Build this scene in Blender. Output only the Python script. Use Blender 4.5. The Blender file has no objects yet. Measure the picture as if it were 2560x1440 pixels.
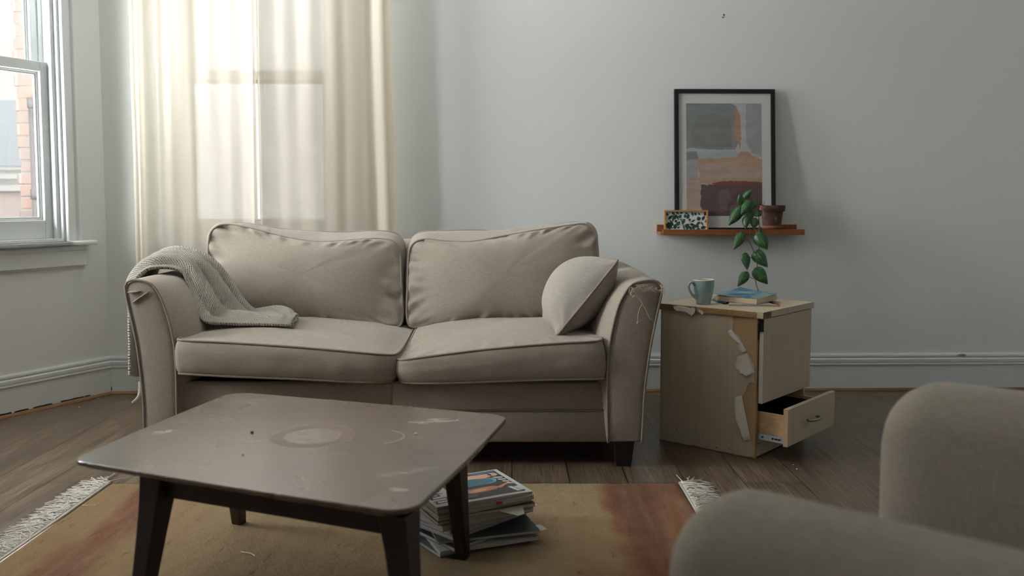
import bpy, math, random
from math import sin, cos, pi, radians, exp, sqrt, atan2
from mathutils import Vector, Matrix, noise
V = Vector
scene = bpy.context.scene
col = scene.collection
random.seed(7)

# ------------------------------------------------------------------ helpers
def lin(r, g, b):
    f = lambda c: ((c / 255 + .055) / 1.055) ** 2.4 if c / 255 > .04045 else c / 255 / 12.92
    return (f(r), f(g), f(b), 1)

MATS = {}
class NT:
    """small node-tree writer"""
    def __init__(s, tree): s.t = tree; s.n = tree.nodes; s.l = tree.links
    def add(s, kind, **kw):
        n = s.n.new(kind)
        ins = kw.pop('i', {})
        for k, v in kw.items(): setattr(n, k, v)
        for k, v in ins.items():
            if isinstance(v, bpy.types.NodeSocket): s.l.new(v, n.inputs[k])
            else: n.inputs[k].default_value = v
        return n
    def math(s, op, a, b=0., c=None):
        i = {0: a, 1: b}
        if c is not None: i[2] = c
        return s.add('ShaderNodeMath', operation=op, i=i).outputs[0]
    def mix(s, f, a, b, blend='MIX'):
        n = s.n.new('ShaderNodeMix'); n.data_type = 'RGBA'; n.blend_type = blend
        for k, v in ((0, f), (6, a), (7, b)):
            if isinstance(v, bpy.types.NodeSocket): s.l.new(v, n.inputs[k])
            else: n.inputs[k].default_value = v
        return n.outputs[2]
    def coord(s, out='Object', scale=(1, 1, 1), rot=(0, 0, 0), loc=(0, 0, 0)):
        c = s.n.new('ShaderNodeTexCoord')
        m = s.add('ShaderNodeMapping', i={'Scale': scale, 'Rotation': rot, 'Location': loc})
        s.l.new(c.outputs[out], m.inputs[0])
        return m.outputs[0]
    def noise(s, vec, scale=5, detail=4, rough=.5, dist=0.):
        return s.add('ShaderNodeTexNoise', i={'Vector': vec, 'Scale': scale, 'Detail': detail, 'Roughness': rough, 'Distortion': dist}).outputs[0]
    def ramp(s, f, stops, mode='LINEAR'):
        n = s.n.new('ShaderNodeValToRGB'); n.color_ramp.interpolation = mode
        e = n.color_ramp.elements
        while len(e) < len(stops): e.new(.5)
        for k, (p, c) in enumerate(stops):
            e[k].position = p; e[k].color = c if isinstance(c, tuple) else (c, c, c, 1)
        s.l.new(f, n.inputs[0]); return n.outputs[0]
    def bump(s, h, strength=.3, dist=.002, normal=None):
        i = {'Height': h, 'Strength': strength, 'Distance': dist}
        if normal is not None: i['Normal'] = normal
        return s.add('ShaderNodeBump', i=i).outputs[0]
    def smooth(s, v, a, b):
        return s.add('ShaderNodeMapRange', interpolation_type='SMOOTHSTEP', i={0: v, 1: a, 2: b, 3: 0., 4: 1.}).outputs[0]

def newmat(name):
    m = bpy.data.materials.new(name); m.use_nodes = True
    t = NT(m.node_tree); b = m.node_tree.nodes['Principled BSDF']
    MATS[name] = m
    return m, t, b

def setin(t, b, **kw):
    names = {'color': 'Base Color', 'rough': 'Roughness', 'metal': 'Metallic', 'normal': 'Normal', 'spec': 'Specular IOR Level',
             'coat': 'Coat Weight', 'coat_rough': 'Coat Roughness', 'sheen': 'Sheen Weight'}
    for k, v in kw.items():
        s = b.inputs[names[k]]
        if isinstance(v, bpy.types.NodeSocket): t.l.new(v, s)
        else: s.default_value = v

def plain(name, rgb, rough=.6, metal=0., var=.12, vscale=30, bump=0., bscale=200, spec=.4, coat=0.):
    m, t, b = newmat(name)
    co = t.coord()
    n = t.noise(co, vscale, 5, .6)
    c = lin(*rgb); d = tuple(x * (1 - var) for x in c[:3]) + (1,); e = tuple(min(1, x * (1 + var)) for x in c[:3]) + (1,)
    setin(t, b, color=t.mix(n, d, e), rough=rough, metal=metal, spec=spec, coat=coat)
    if bump: setin(t, b, normal=t.bump(t.noise(co, bscale, 3), bump, .001))
    return m

def fabric(name, rgb, weave=1.0, var=.10, blot=None):
    m, t, b = newmat(name)
    a = t.noise(t.coord(scale=(900, 900, 60)), 1., 2, .6)
    c = t.noise(t.coord(scale=(60, 60, 900)), 1., 2, .6)
    big = t.noise(t.coord(), 3.5, 4, .55)
    th = t.math('ADD', t.math('MULTIPLY', a, .5), t.math('MULTIPLY', c, .5))
    base = lin(*rgb)
    lo = tuple(x * (1 - var * 2.2) for x in base[:3]) + (1,); hi = tuple(x * (1 + var * 1.6) for x in base[:3]) + (1,)
    cc = t.mix(t.ramp(th, [(.36, 0.), (.64, 1.)]), lo, hi)
    cc = t.mix(t.ramp(big, [(.45, 0.), (.75, .22)]), cc, lin(*(blot or (rgb[0] * .86, rgb[1] * .82, rgb[2] * .78))))
    slub = t.ramp(t.noise(t.coord(scale=(420, 420, 22)), 1., 2, .5), [(.66, 0.), (.74, .35)])
    cc = t.mix(slub, cc, tuple(min(1, x * 1.35) for x in base[:3]) + (1,))
    setin(t, b, color=cc, rough=.92, spec=.15, sheen=.15, normal=t.bump(th, .35 * weave, .0012))
    return m

class MB:
    """mesh collector; every add_* takes a material slot"""
    def __init__(s): s.v = []; s.f = []; s.m = []; s.uv = {}
    def add(s, vs, fs, mi=0, M=None):
        o = len(s.v)
        s.v += [tuple(M @ V(p)) if M is not None else tuple(p) for p in vs]
        s.f += [tuple(o + i for i in f) for f in fs]; s.m += [mi] * len(fs)
        return s
    def box(s, a, b, mi=0, M=None):
        x0, y0, z0 = a; x1, y1, z1 = b
        vs = [(x0, y0, z0), (x1, y0, z0), (x1, y1, z0), (x0, y1, z0), (x0, y0, z1), (x1, y0, z1), (x1, y1, z1), (x0, y1, z1)]
        return s.add(vs, [(0, 3, 2, 1), (4, 5, 6, 7), (0, 1, 5, 4), (1, 2, 6, 5), (2, 3, 7, 6), (3, 0, 4, 7)], mi, M)
    def hexa(s, bot, top, mi=0, M=None):
        return s.add(list(bot) + list(top), [(0, 3, 2, 1), (4, 5, 6, 7), (0, 1, 5, 4), (1, 2, 6, 5), (2, 3, 7, 6), (3, 0, 4, 7)], mi, M)
    def prism(s, poly, off, mi=0, M=None):
        n = len(poly); q = [tuple(V(p) + V(off)) for p in poly]
        fs = [tuple(range(n))[::-1], tuple(range(n, 2 * n))] + [(i, (i + 1) % n, n + (i + 1) % n, n + i) for i in range(n)]
        return s.add(list(poly) + q, fs, mi, M)
    def flat(s, poly, mi=0, M=None): return s.add(poly, [tuple(range(len(poly)))], mi, M)
    def grid(s, rows, mi=0, closed=False, M=None):
        n = len(rows[0]); vs = [p for r in rows for p in r]; fs = []
        for a in range(len(rows) - 1):
            for k in range(n if closed else n - 1):
                k2 = (k + 1) % n
                fs.append((a * n + k, a * n + k2, (a + 1) * n + k2, (a + 1) * n + k))
        return s.add(vs, fs, mi, M)
    def tube(s, pts, r, n=8, mi=0, closed=False, caps=True, M=None):
        pts = [V(p) for p in pts]; L = len(pts); rows = []
        up = V((0.13, .27, 1)).normalized(); prev = None
        for i, p in enumerate(pts):
            a = pts[(i - 1) % L] if (closed or i) else p; b = pts[(i + 1) % L] if (closed or i < L - 1) else p
            d = (b - a)
            d = d.normalized() if d.length > 1e-9 else V((0, 0, 1))
            if prev is None: u = d.cross(up); u = u.normalized() if u.length > 1e-6 else V((1, 0, 0))
            else:
                u = prev - d * prev.dot(d); u = u.normalized() if u.length > 1e-6 else prev
            prev = u; w = d.cross(u)
            rr = r[i] if isinstance(r, (list, tuple)) else r
            rows.append([tuple(p + u * cos(2 * pi * k / n) * rr + w * sin(2 * pi * k / n) * rr) for k in range(n)])
        if closed: rows.append(rows[0])
        s.grid(rows, mi, True, M)
        if caps and not closed:
            o = len(s.v) - L * n
            s.f += [tuple(o + k for k in range(n))[::-1], tuple(o + (L - 1) * n + k for k in range(n))]; s.m += [mi, mi]
        return s
    def lathe(s, prof, n=40, mi=0, M=None):
        rows = [[(r * cos(2 * pi * k / n), r * sin(2 * pi * k / n), z) for k in range(n)] for r, z in prof]
        return s.grid(rows, mi, True, M)
    def build(s, name, mats, parent=None, smooth=False, bevel=0, seg=2, world=True, fix=False):
        me = bpy.data.meshes.new(name)
        vs = s.v
        M = Matrix.Identity(4)
        if parent is not None and world:
            M = PM[parent.name]; Mi = M.inverted(); vs = [tuple(Mi @ V(p)) for p in vs]
        me.from_pydata(vs, [], s.f)
        if not isinstance(mats, (list, tuple)): mats = [mats]
        for m in mats: me.materials.append(m)
        me.polygons.foreach_set('material_index', s.m)
        if smooth: me.polygons.foreach_set('use_smooth', [True] * len(s.f))
        me.update()
        if fix:
            import bmesh
            bm = bmesh.new(); bm.from_mesh(me); bmesh.ops.remove_doubles(bm, verts=bm.verts, dist=1e-5)
            bmesh.ops.recalc_face_normals(bm, faces=bm.faces); bm.to_mesh(me); bm.free()
        o = bpy.data.objects.new(name, me); col.objects.link(o)
        if parent is not None: o.parent = parent
        PM[o.name] = M
        if bevel:
            b = o.modifiers.new('edge', 'BEVEL'); b.width = bevel; b.segments = seg; b.limit_method = 'ANGLE'; b.angle_limit = radians(35)
        return o

PM = {}
def thing(name, label, cat, loc=(0, 0, 0), rz=0., group=None, kind=None, M=None):
    o = bpy.data.objects.new(name, None); col.objects.link(o)
    o.empty_display_size = .05
    mat = M if M is not None else Matrix.Translation(V(loc)) @ Matrix.Rotation(rz, 4, 'Z')
    o.matrix_world = mat
    PM[o.name] = mat
    tag(o, label, cat, group, kind)
    return o
def tag(o, label=None, cat=None, group=None, kind=None):
    if label: o['label'] = label
    if cat: o['category'] = cat
    if group: o['group'] = group
    if kind: o['kind'] = kind
    return o

def cr(pts, n, closed=False):
    """Catmull-Rom through pts, resampled to n points evenly along its length"""
    P = [V(p) for p in pts]; L = len(P); out = []
    segs = L if closed else L - 1
    for i in range(segs):
        p0 = P[(i - 1) % L] if (closed or i) else P[0]
        p1 = P[i]; p2 = P[(i + 1) % L]
        p3 = P[(i + 2) % L] if (closed or i + 2 < L) else P[-1]
        for k in range(16):
            t = k / 16
            out.append(.5 * ((2 * p1) + (p2 - p0) * t + (2 * p0 - 5 * p1 + 4 * p2 - p3) * t * t + (3 * p1 - p0 - 3 * p2 + p3) * t ** 3))
    out.append(P[0].copy() if closed else P[-1].copy())
    d = [0.]
    for a, b in zip(out, out[1:]): d.append(d[-1] + (b - a).length)
    T = d[-1]; res = []; j = 0
    cnt = n if closed else n - 1
    for k in range(n):
        s = T * k / cnt
        while j < len(d) - 2 and d[j + 1] < s: j += 1
        e = d[j + 1] - d[j]
        res.append(out[j].lerp(out[j + 1], (s - d[j]) / e if e > 1e-9 else 0))
    return res

def interp_rows(rows, n):
    """smooth surface through control rows: each row first resampled, then columns splined"""
    m = len(rows[0]); cols = [cr([r[k] for r in rows], n) for k in range(m)]
    return [[cols[k][i] for k in range(m)] for i in range(n)]

def rings(loop, n, bulge, p, q, wr, seed, kind, lump=.004, axis=None):
    """fill a closed 3-D loop with a puffed face; returns rows from the loop inwards"""
    N = len(loop); c = sum(loop, V()) / N
    nr = V()
    for a, b in zip(loop, loop[1:] + loop[:1]): nr += (a - c).cross(b - c)
    nr.normalize()
    if nr.dot(V(bulge)) < 0: nr = -nr
    B = V(bulge).length
    s = [0.]
    for a, b in zip(loop, loop[1:] + loop[:1]): s.append(s[-1] + (b - a).length)
    T = s[-1]; out = []
    # in-plane axes, so the puff follows the cushion's two widths instead of pinching to a point
    e1 = V(axis) if axis else V((1, 0, 0))
    e1 = (e1 - nr * e1.dot(nr)).normalized(); e2 = nr.cross(e1)
    ex = max(abs((q - c).dot(e1)) for q in loop) * 1.02; ey = max(abs((q - c).dot(e2)) for q in loop) * 1.04
    for k in range(n + 1):
        e = (k / n) ** 1.5
        r = 1 - e
        row = []
        for i in range(N):
            P = c + (loop[i] - c) * r
            u, w_ = (P - c).dot(e1) / ex, (P - c).dot(e2) / ey
            h = B * (1 - r ** 9) * (max(0., 1 - abs(u) ** p) * max(0., 1 - abs(w_) ** p)) ** q
            ang = 2 * pi * s[i] / T
            w = noise.noise(V((cos(ang) * T * 2.2 + seed, sin(ang) * T * 2.2, e * 2.0)))
            w2 = noise.noise(V((cos(ang) * T * 5 + seed + 9, sin(ang) * T * 5, e * 3.5)))
            g = exp(-((e - .05) / .12) ** 2) * min(1, e * 30)
            h += wr * g * ((1 - abs(w) * 2.6) * .6 + w2 * .8)
            h += lump * noise.noise(P * 5 + V((seed, 0, 0))) * min(1, e * 5)
            row.append(P + nr * h)
        out.append(row)
    return out

def cushion(name, F, B, bF, bB, mat, parent, pmat, band=.012, wr=.006, seed=0., p=3., q=.8, N=168, pr=.0045, lump=.004, bandw=.003, axis=None):
    """stuffed cushion: two piped loops F and B (lists of points), puffed faces and a boxing band between them"""
    LF = cr(F, N, True); mb = MB(); single = B is None
    LB = LF if single else cr(B, N, True)
    rf = rings(LF, 26, bF, p, q, wr, seed, 0, lump, axis)
    mb.grid([[tuple(v) for v in r] for r in rf], 0, True)
    rb = rings(LB, 18, bB, p, q, wr, seed + 31, 0, lump, axis)
    mb.grid([[tuple(v) for v in r] for r in rb[::-1]], 0, True)
    if not single:
        cF = sum(LF, V()) / N; cB = sum(LB, V()) / N; ax = (cF - cB).normalized(); rows = []
        s = 0.
        ss = []
        for i in range(N): ss.append(s); s += (LF[(i + 1) % N] - LF[i]).length
        for k in range(11):
            t = k / 10; row = []
            for i in range(N):
                a = LF[i].lerp(LB[i], t); o = LF[i] - cF; o = (o - ax * o.dot(ax)).normalized()
                ang = 2 * pi * ss[i] / s
                w = noise.noise(V((cos(ang) * s * 3 + seed, sin(ang) * s * 3, t * 1.6)))
                w2 = noise.noise(V((cos(ang) * s * .8 + seed, sin(ang) * s * .8, t * 5)))
                row.append(tuple(a + o * (band * sin(pi * t) ** .7 + (bandw * w + bandw * w2) * sin(pi * t))))
            rows.append(row)
        mb.grid(rows, 0, True)
    o = mb.build(name, mat, parent, smooth=True, fix=True)
    pb = MB().tube(LF, pr, 8, closed=True)
    if not single: pb.tube(LB, pr, 8, closed=True)
    pb.build('piping', pmat, o, smooth=True)
    return o

def rbox_loop(x0, x1, y0, y1, z, r=.03):
    """rounded rectangle loop in a horizontal plane"""
    out = []
    for cx, cy, a0 in ((x1 - r, y0 + r, -90), (x1 - r, y1 - r, 0), (x0 + r, y1 - r, 90), (x0 + r, y0 + r, 180)):
        for k in range(5): a = radians(a0 + k * 22.5); out.append((cx + r * cos(a), cy + r * sin(a), z))
    return out
# ------------------------------------------------------------------ materials
def wall_mat(name, rgb, rough=.85, patch=.03):
    m, t, b = newmat(name)
    co = t.coord()
    c = lin(*rgb)
    cc = t.mix(t.noise(co, 2.2, 5, .55), tuple(x * (1 - patch) for x in c[:3]) + (1,), tuple(x * (1 + patch) for x in c[:3]) + (1,))
    spots = t.ramp(t.noise(co, 34, 2, .5), [(.76, 0.), (.80, .25)])
    cc = t.mix(spots, cc, tuple(x * .8 for x in c[:3]) + (1,))
    setin(t, b, color=cc, rough=rough, spec=.25, normal=t.bump(t.noise(co, 55, 4, .6), .06, .002))
    return m
M_wall = wall_mat('painted_plaster', (220, 222, 219))
M_wall_dark = wall_mat('far_wall_paint', (204, 206, 204))
M_ceil = wall_mat('ceiling_paint', (238, 238, 235))
M_trim = wall_mat('gloss_trim_paint', (214, 217, 215), .38, .02)
M_trim2 = wall_mat('window_paint', (214, 218, 217), .4, .02)
M_strip = plain('raw_pine_strip', (116, 84, 56), .6, var=.25, vscale=20)
M_dark = plain('dark_gap', (26, 25, 22), .9)

def floor_mat():
    m, t, b = newmat('laminate_planks')
    co = t.coord(scale=(1, 1, 1), rot=(0, 0, radians(90)))
    br = t.add('ShaderNodeTexBrick', offset=.37, i={'Vector': co, 'Color1': (.0, .0, .0, 1), 'Color2': (1, 1, 1, 1), 'Mortar': (.5, .5, .5, 1),
               'Scale': 1., 'Mortar Size': .0017, 'Mortar Smooth': .1, 'Bias': 0., 'Brick Width': 1.25, 'Row Height': .195})
    g = t.coord(scale=(26, 1.1, 1))
    shift = t.add('ShaderNodeVectorMath', operation='ADD')
    t.l.new(g, shift.inputs[0])
    sc = t.add('ShaderNodeVectorMath', operation='SCALE', i={'Scale': 23.}); t.l.new(br.outputs['Color'], sc.inputs[0]); t.l.new(sc.outputs[0], shift.inputs[1])
    grain = t.noise(shift.outputs[0], 1.1, 8, .62, 1.1)
    fine = t.noise(t.coord(scale=(190, 5, 1)), 1., 4, .6)
    c = t.ramp(grain, [(.25, lin(54, 42, 32)), (.42, lin(98, 81, 63)), (.58, lin(120, 102, 82)), (.78, lin(156, 138, 116))])
    c = t.mix(t.ramp(fine, [(.38, .75), (.58, 0.)]), c, lin(52, 41, 31))
    c = t.mix(t.math('MULTIPLY', t.ramp(br.outputs['Color'], [(0., 0.), (1., 1.)]), .30), c, lin(70, 58, 46))
    c = t.mix(br.outputs['Fac'], c, lin(24, 19, 15))
    r = t.math('ADD', .26, t.math('MULTIPLY', grain, .22))
    h = t.math('SUBTRACT', t.math('MULTIPLY', fine, .25), br.outputs['Fac'])
    setin(t, b, color=c, rough=r, spec=.5, normal=t.bump(h, .25, .0015))
    return m
M_floor = floor_mat()

M_sofa = fabric('worn_linen', (151, 141, 129))
M_sofa_pipe = fabric('linen_piping', (132, 123, 111))
M_pillow = fabric('pillow_linen', (158, 151, 142))
M_chair = fabric('armchair_fabric', (136, 127, 114), .6)
M_thread = plain('loose_thread', (196, 184, 164), .9)
M_black_leg = plain('black_stained_wood', (34, 27, 23), .45, var=.3, vscale=40)

def knit_mat():
    m, t, b = newmat('knitted_throw')
    uv = t.coord('UV')
    sep = t.add('ShaderNodeSeparateXYZ', i={0: uv}); x, y = sep.outputs[0], sep.outputs[1]
    f = 2 * pi
    a = t.math('SINE', t.math('MULTIPLY', t.math('ADD', x, t.math('MULTIPLY', y, .55)), f * 100))
    d = t.math('SINE', t.math('MULTIPLY', t.math('SUBTRACT', y, t.math('MULTIPLY', x, .35)), f * 120))
    h = t.math('ADD', t.math('MULTIPLY', a, .62), t.math('MULTIPLY', t.math('MULTIPLY', a, d), .45))
    hn = t.add('ShaderNodeMapRange', i={0: h, 1: -1., 2: 1., 3: 0., 4: 1.}).outputs[0]
    c = t.mix(hn, lin(104, 100, 88), lin(208, 203, 188))
    c = t.mix(t.math('MULTIPLY', t.noise(uv, 9, 3), .35), c, lin(172, 168, 152))
    setin(t, b, color=c, rough=.95, spec=.1, sheen=.3, normal=t.bump(hn, .9, .004))
    return m
M_knit = knit_mat()

def curtain_mat():
    m, t, b = newmat('linen_curtain')
    uv = t.coord('UV')
    v1 = t.noise(t.coord('UV', scale=(300, 5, 1)), 1., 4, .7)
    h1 = t.noise(t.coord('UV', scale=(6, 260, 1)), 1., 4, .7)
    w = t.math('ADD', t.math('MULTIPLY', v1, .5), t.math('MULTIPLY', h1, .5))
    c = t.mix(t.ramp(w, [(.35, 0.), (.65, 1.)]), lin(204, 196, 180), lin(220, 213, 199))
    dif = t.add('ShaderNodeBsdfDiffuse', i={'Color': c}); tr = t.add('ShaderNodeBsdfTranslucent', i={'Color': c}); tp = t.add('ShaderNodeBsdfTransparent')
    s1 = t.add('ShaderNodeMixShader', i={0: .60}); t.l.new(dif.outputs[0], s1.inputs[1]); t.l.new(tr.outputs[0], s1.inputs[2])
    gap = t.ramp(w, [(.34, .05), (.62, .24)])
    s2 = t.add('ShaderNodeMixShader', i={0: gap}); t.l.new(s1.outputs[0], s2.inputs[1]); t.l.new(tp.outputs[0], s2.inputs[2])
    t.l.new(s2.outputs[0], m.node_tree.nodes['Material Output'].inputs[0])
    return m
M_curtain = curtain_mat()

def glass_mat(name, tint=(.985, .99, .99, 1)):
    m, t, b = newmat(name)
    tp = t.add('ShaderNodeBsdfTransparent', i={'Color': tint}); gl = t.add('ShaderNodeBsdfGlossy', i={'Roughness': .02})
    lw = t.add('ShaderNodeLayerWeight', i={'Blend': .5})
    f = t.math('ADD', .02, t.math('MULTIPLY', t.math('POWER', lw.outputs['Facing'], 5.), .6))
    s = t.add('ShaderNodeMixShader', i={0: f}); t.l.new(tp.outputs[0], s.inputs[1]); t.l.new(gl.outputs[0], s.inputs[2])
    t.l.new(s.outputs[0], m.node_tree.nodes['Material Output'].inputs[0])
    return m
M_glass = glass_mat('window_glass')

def wood(name, dark, light, scale=(3, 40, 40), rough=.45, coat=0., crough=.1, rot=(0, 0, 0), spec=.45):
    m, t, b = newmat(name)
    n = t.noise(t.coord(scale=scale, rot=rot), 1., 7, .6, .8)
    c = t.ramp(n, [(.28, lin(*dark)), (.7, lin(*light))])
    setin(t, b, color=c, rough=rough, coat=coat, coat_rough=crough, spec=spec, normal=t.bump(n, .08, .001))
    return m
M_table_leg = wood('dark_walnut', (26, 16, 12), (46, 29, 22), (40, 40, 3), .42)
M_shelf = wood('varnished_oak', (112, 64, 32), (142, 86, 46), (3, 40, 60), .42)
M_small_frame = wood('light_oak', (138, 98, 60), (170, 126, 82), (8, 40, 40), .5)
M_drawer_side = wood('birch_ply', (178, 142, 98), (206, 172, 128), (20, 20, 70), .55)
M_mdf = plain('bare_fibreboard', (172, 142, 104), .8, var=.1, vscale=90)
M_edge = plain('fibreboard_edge', (112, 86, 60), .8, var=.2, vscale=120)

def veneer_mat():
    m, t, b = newmat('pale_veneer')
    n = t.noise(t.coord(scale=(60, 60, 1.6)), 1., 5, .55, .4)
    c = t.ramp(n, [(.3, lin(186, 172, 147)), (.7, lin(198, 185, 160))])
    d = t.ramp(t.noise(t.coord(), 6, 4), [(.5, 0.), (.8, .25)])
    c = t.mix(d, c, lin(164, 148, 122))
    setin(t, b, color=c, rough=.5, spec=.4)
    return m
M_veneer = veneer_mat()
M_veneer_back = plain('veneer_backing', (226, 220, 208), .8, var=.05)

def chip_mat():
    m, t, b = newmat('chipboard')
    co = t.coord()
    vo = t.add('ShaderNodeTexVoronoi', i={'Vector': co, 'Scale': 420.})
    c = t.mix(vo.outputs['Color'], lin(96, 66, 40), lin(206, 164, 112))
    c = t.mix(.45, c, lin(160, 122, 78))
    setin(t, b, color=c, rough=.95, normal=t.bump(vo.outputs[0], .9, .003))
    return m
M_chip = chip_mat()
M_steel = plain('brushed_steel', (150, 148, 142), .32, 1., .1)
M_zinc = plain('zinc_slide', (190, 200, 205), .3, 1., .1)
M_inside = plain('shade_and_backing', (46, 40, 36), .9)  # drawer shade put into the colour; also hinge, divider and picture backings

def table_top_mat():
    m, t, b = newmat('stained_walnut_top')
    oc = t.coord()
    n = t.noise(t.coord(scale=(2.2, 34, 1), rot=(0, 0, radians(-17))), 1., 7, .6, .7)
    c = t.ramp(n, [(.25, lin(62, 45, 35)), (.5, lin(82, 62, 49)), (.75, lin(98, 76, 61))])
    sep = t.add('ShaderNodeSeparateXYZ', i={0: oc}); x, y = sep.outputs[0], sep.outputs[1]
    wob = t.noise(oc, 22, 4, .6)
    def ell(cx, cy, rx, ry, rot=0., wa=.25):
        dx = t.math('SUBTRACT', x, cx); dy = t.math('SUBTRACT', y, cy)
        u = t.math('DIVIDE', t.math('ADD', t.math('MULTIPLY', dx, cos(rot)), t.math('MULTIPLY', dy, sin(rot))), rx)
        w = t.math('DIVIDE', t.math('SUBTRACT', t.math('MULTIPLY', dy, cos(rot)), t.math('MULTIPLY', dx, sin(rot))), ry)
        r = t.math('SQRT', t.math('ADD', t.math('MULTIPLY', u, u), t.math('MULTIPLY', w, w)))
        return t.math('ADD', r, t.math('MULTIPLY', t.math('SUBTRACT', wob, .5), wa))
    inv = lambda v: t.math('SUBTRACT', 1., v)
    # ring left by a hot pot: dull reddish rim, paler bleached disc inside
    r = ell(RING[0], RING[1], .102, .106)
    rim = t.math('MULTIPLY', t.smooth(r, .60, .72), inv(t.smooth(r, .9, 1.04)))
    disc = inv(t.smooth(r, .58, .68))
    c = t.mix(t.math('MULTIPLY', rim, .42), c, lin(124, 98, 84))
    c = t.mix(t.math('MULTIPLY', disc, .34), c, lin(150, 134, 118))
    # smears and scuffs
    sm = t.noise(t.coord(scale=(16, 60, 1), rot=(0, 0, radians(-12))), 1., 5, .6)
    for (px_, py_, rx, ry, ro, am) in SMEARS:
        e = inv(t.smooth(ell(px_, py_, rx, ry, ro, .7), .45, 1.05))
        k = t.math('MULTIPLY', t.math('MULTIPLY', e, t.smooth(sm, .38, .62)), am)
        c = t.mix(k, c, lin(196, 188, 176))
    # faint arc of a mug mark
    ra = ell(ARC[0], ARC[1], .062, .062, 0, .05)
    arc = t.math('MULTIPLY', t.math('MULTIPLY', t.smooth(ra, .92, .97), inv(t.smooth(ra, 1.0, 1.05))), t.smooth(x, ARC[0] + .01, ARC[0] + .03))
    c = t.mix(t.math('MULTIPLY', arc, .5), c, lin(196, 186, 172))
    sp = t.math('MULTIPLY', t.smooth(t.noise(oc, 95, 2), .66, .72), inv(t.smooth(ell(ARC[0] + .09, ARC[1] + .01, .05, .04), .7, 1.1)))
    c = t.mix(t.math('MULTIPLY', sp, .5), c, lin(196, 186, 172))
    rough = t.math('ADD', .20, t.math('MULTIPLY', t.noise(oc, 9, 4), .12))
    rough = t.math('ADD', rough, t.math('MULTIPLY', rim, .40))
    setin(t, b, color=c, rough=rough, spec=.9, coat=t.math('MULTIPLY', inv(t.math('MULTIPLY', rim, .85)), .6), coat_rough=.22)
    return m
# ------------------------------------------------------------------ the room
YAW = math.atan(.02)
MBK = Matrix.Translation(V((0, 4.40, 0))) @ Matrix.Rotation(YAW, 4, 'Z')          # back wall frame: x along the wall, y = 0 on its face
DIR = V((-.4514, -.8923, 0)).normalized()
C0 = V((-1.968, 4.361, 0))
MLW = Matrix.Translation(C0) @ Matrix.Rotation(atan2(DIR.y, DIR.x), 4, 'Z')        # bay wall frame: x from the corner, y into the room
PM['MBK'] = MBK; PM['MLW'] = MLW
H_CEIL = 2.75

def frame_obj(name, M, kind='structure'):
    o = bpy.data.objects.new(name, None); col.objects.link(o); o.matrix_world = M; PM[o.name] = M; o['kind'] = kind; return o
def holed(x0, x1, z0, z1, ya, yb, holes):
    """wall slab with rectangular openings (sorted by x)"""
    mb = MB(); x = x0
    for (a, b, c, d) in holes:
        mb.box((x, ya, z0), (a, yb, z1)); mb.box((a, ya, z0), (b, yb, c)); mb.box((a, ya, d), (b, yb, z1)); x = b
    mb.box((x, ya, z0), (x1, yb, z1))
    return mb
def struct(o, lab=None):
    o['kind'] = 'structure'
    if lab: o['label'] = lab
    return o
def place(mb, name, mats, M, **k):
    mb.v = [tuple(M @ V(p)) for p in mb.v]
    return mb.build(name, mats, **k)

fl = [(-3.6, -1.9, 0), (3.6, -1.9, 0), (3.6, 4.75, 0), (-2.2, 4.75, 0), (-3.6, 2.2, 0)]
struct(MB().prism([(p[0], p[1], -.12) for p in fl], (0, 0, .12)).build('floor', M_floor))
struct(MB().prism([(p[0], p[1], H_CEIL) for p in fl], (0, 0, .1)).build('ceiling', M_ceil))
WB = (-1.63, -.845, .74, 2.36)          # back window opening
struct(place(holed(-1.99, 3.6, 0, H_CEIL, 0, .17, [WB]), 'wall_back', M_wall, MBK))
W1 = (.217, 1.22, .757, 2.36); W3 = (1.52, 2.42, .757, 2.36)
struct(place(holed(-.0, 3.02, 0, H_CEIL, -.165, 0, [W1, W3]), 'wall_left', M_wall, MLW))
e = C0 + DIR * 3.02
MSD = Matrix.Translation(V((e.x, e.y + .02, 0))) @ Matrix.Rotation(radians(-90), 4, 'Z')     # side wall frame
MFR = Matrix.Translation(V((e.x, -1.8, 0)))                                                  # wall behind the camera
PM['MSD'] = MSD; PM['MFR'] = MFR
W5 = (2.05, 2.6, .757, 2.36)
struct(place(holed(0, e.y + 1.92, 0, H_CEIL, -.26, 0, []), 'wall_side', M_wall, MSD))
struct(place(holed(0, 6.7, 0, H_CEIL, -.26, 0, [W5]), 'wall_front', M_wall_dark, MFR))
struct(MB().box((3.3, -1.9, 0), (3.5, 4.5, H_CEIL)).build('wall_right', M_wall_dark))

BBP = [(0, .0), (.016, .0), (.016, .128), (.022, .132), (.022, .137), (.013, .139), (.019, .146), (.020, .158), (.014, .164), (.009, .166), (.015, .170), (.015, .178), (.009, .186), (0, .186)]
def skirting(name, M, x0, x1, sgn, m0=0., m1=0.):
    mb = MB()
    a = [(x0 + m0 * y, sgn * y, z) for y, z in BBP]; b = [(x1 + m1 * y, sgn * y, z) for y, z in BBP]
    n = len(a)
    mb.add(a + b, [tuple(range(n)), tuple(range(n, 2 * n))[::-1]] + [(i, (i + 1) % n, n + (i + 1) % n, n + i) for i in range(n)])
    return struct(place(mb, name, M_trim, M, fix=True))
mit = math.tan(radians(90 - 116.8 + 90) / 2) if False else .62
bb = skirting('baseboard_back', MBK, -1.975, 3.3, -1, .62)
bl = skirting('baseboard_left', MLW, 0.0, 3.02, 1, .62)
skirting('baseboard_side', MSD, 0.0, 3.5, 1)
skirting('baseboard_front', MFR, 0.0, 6.6, 1)
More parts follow.
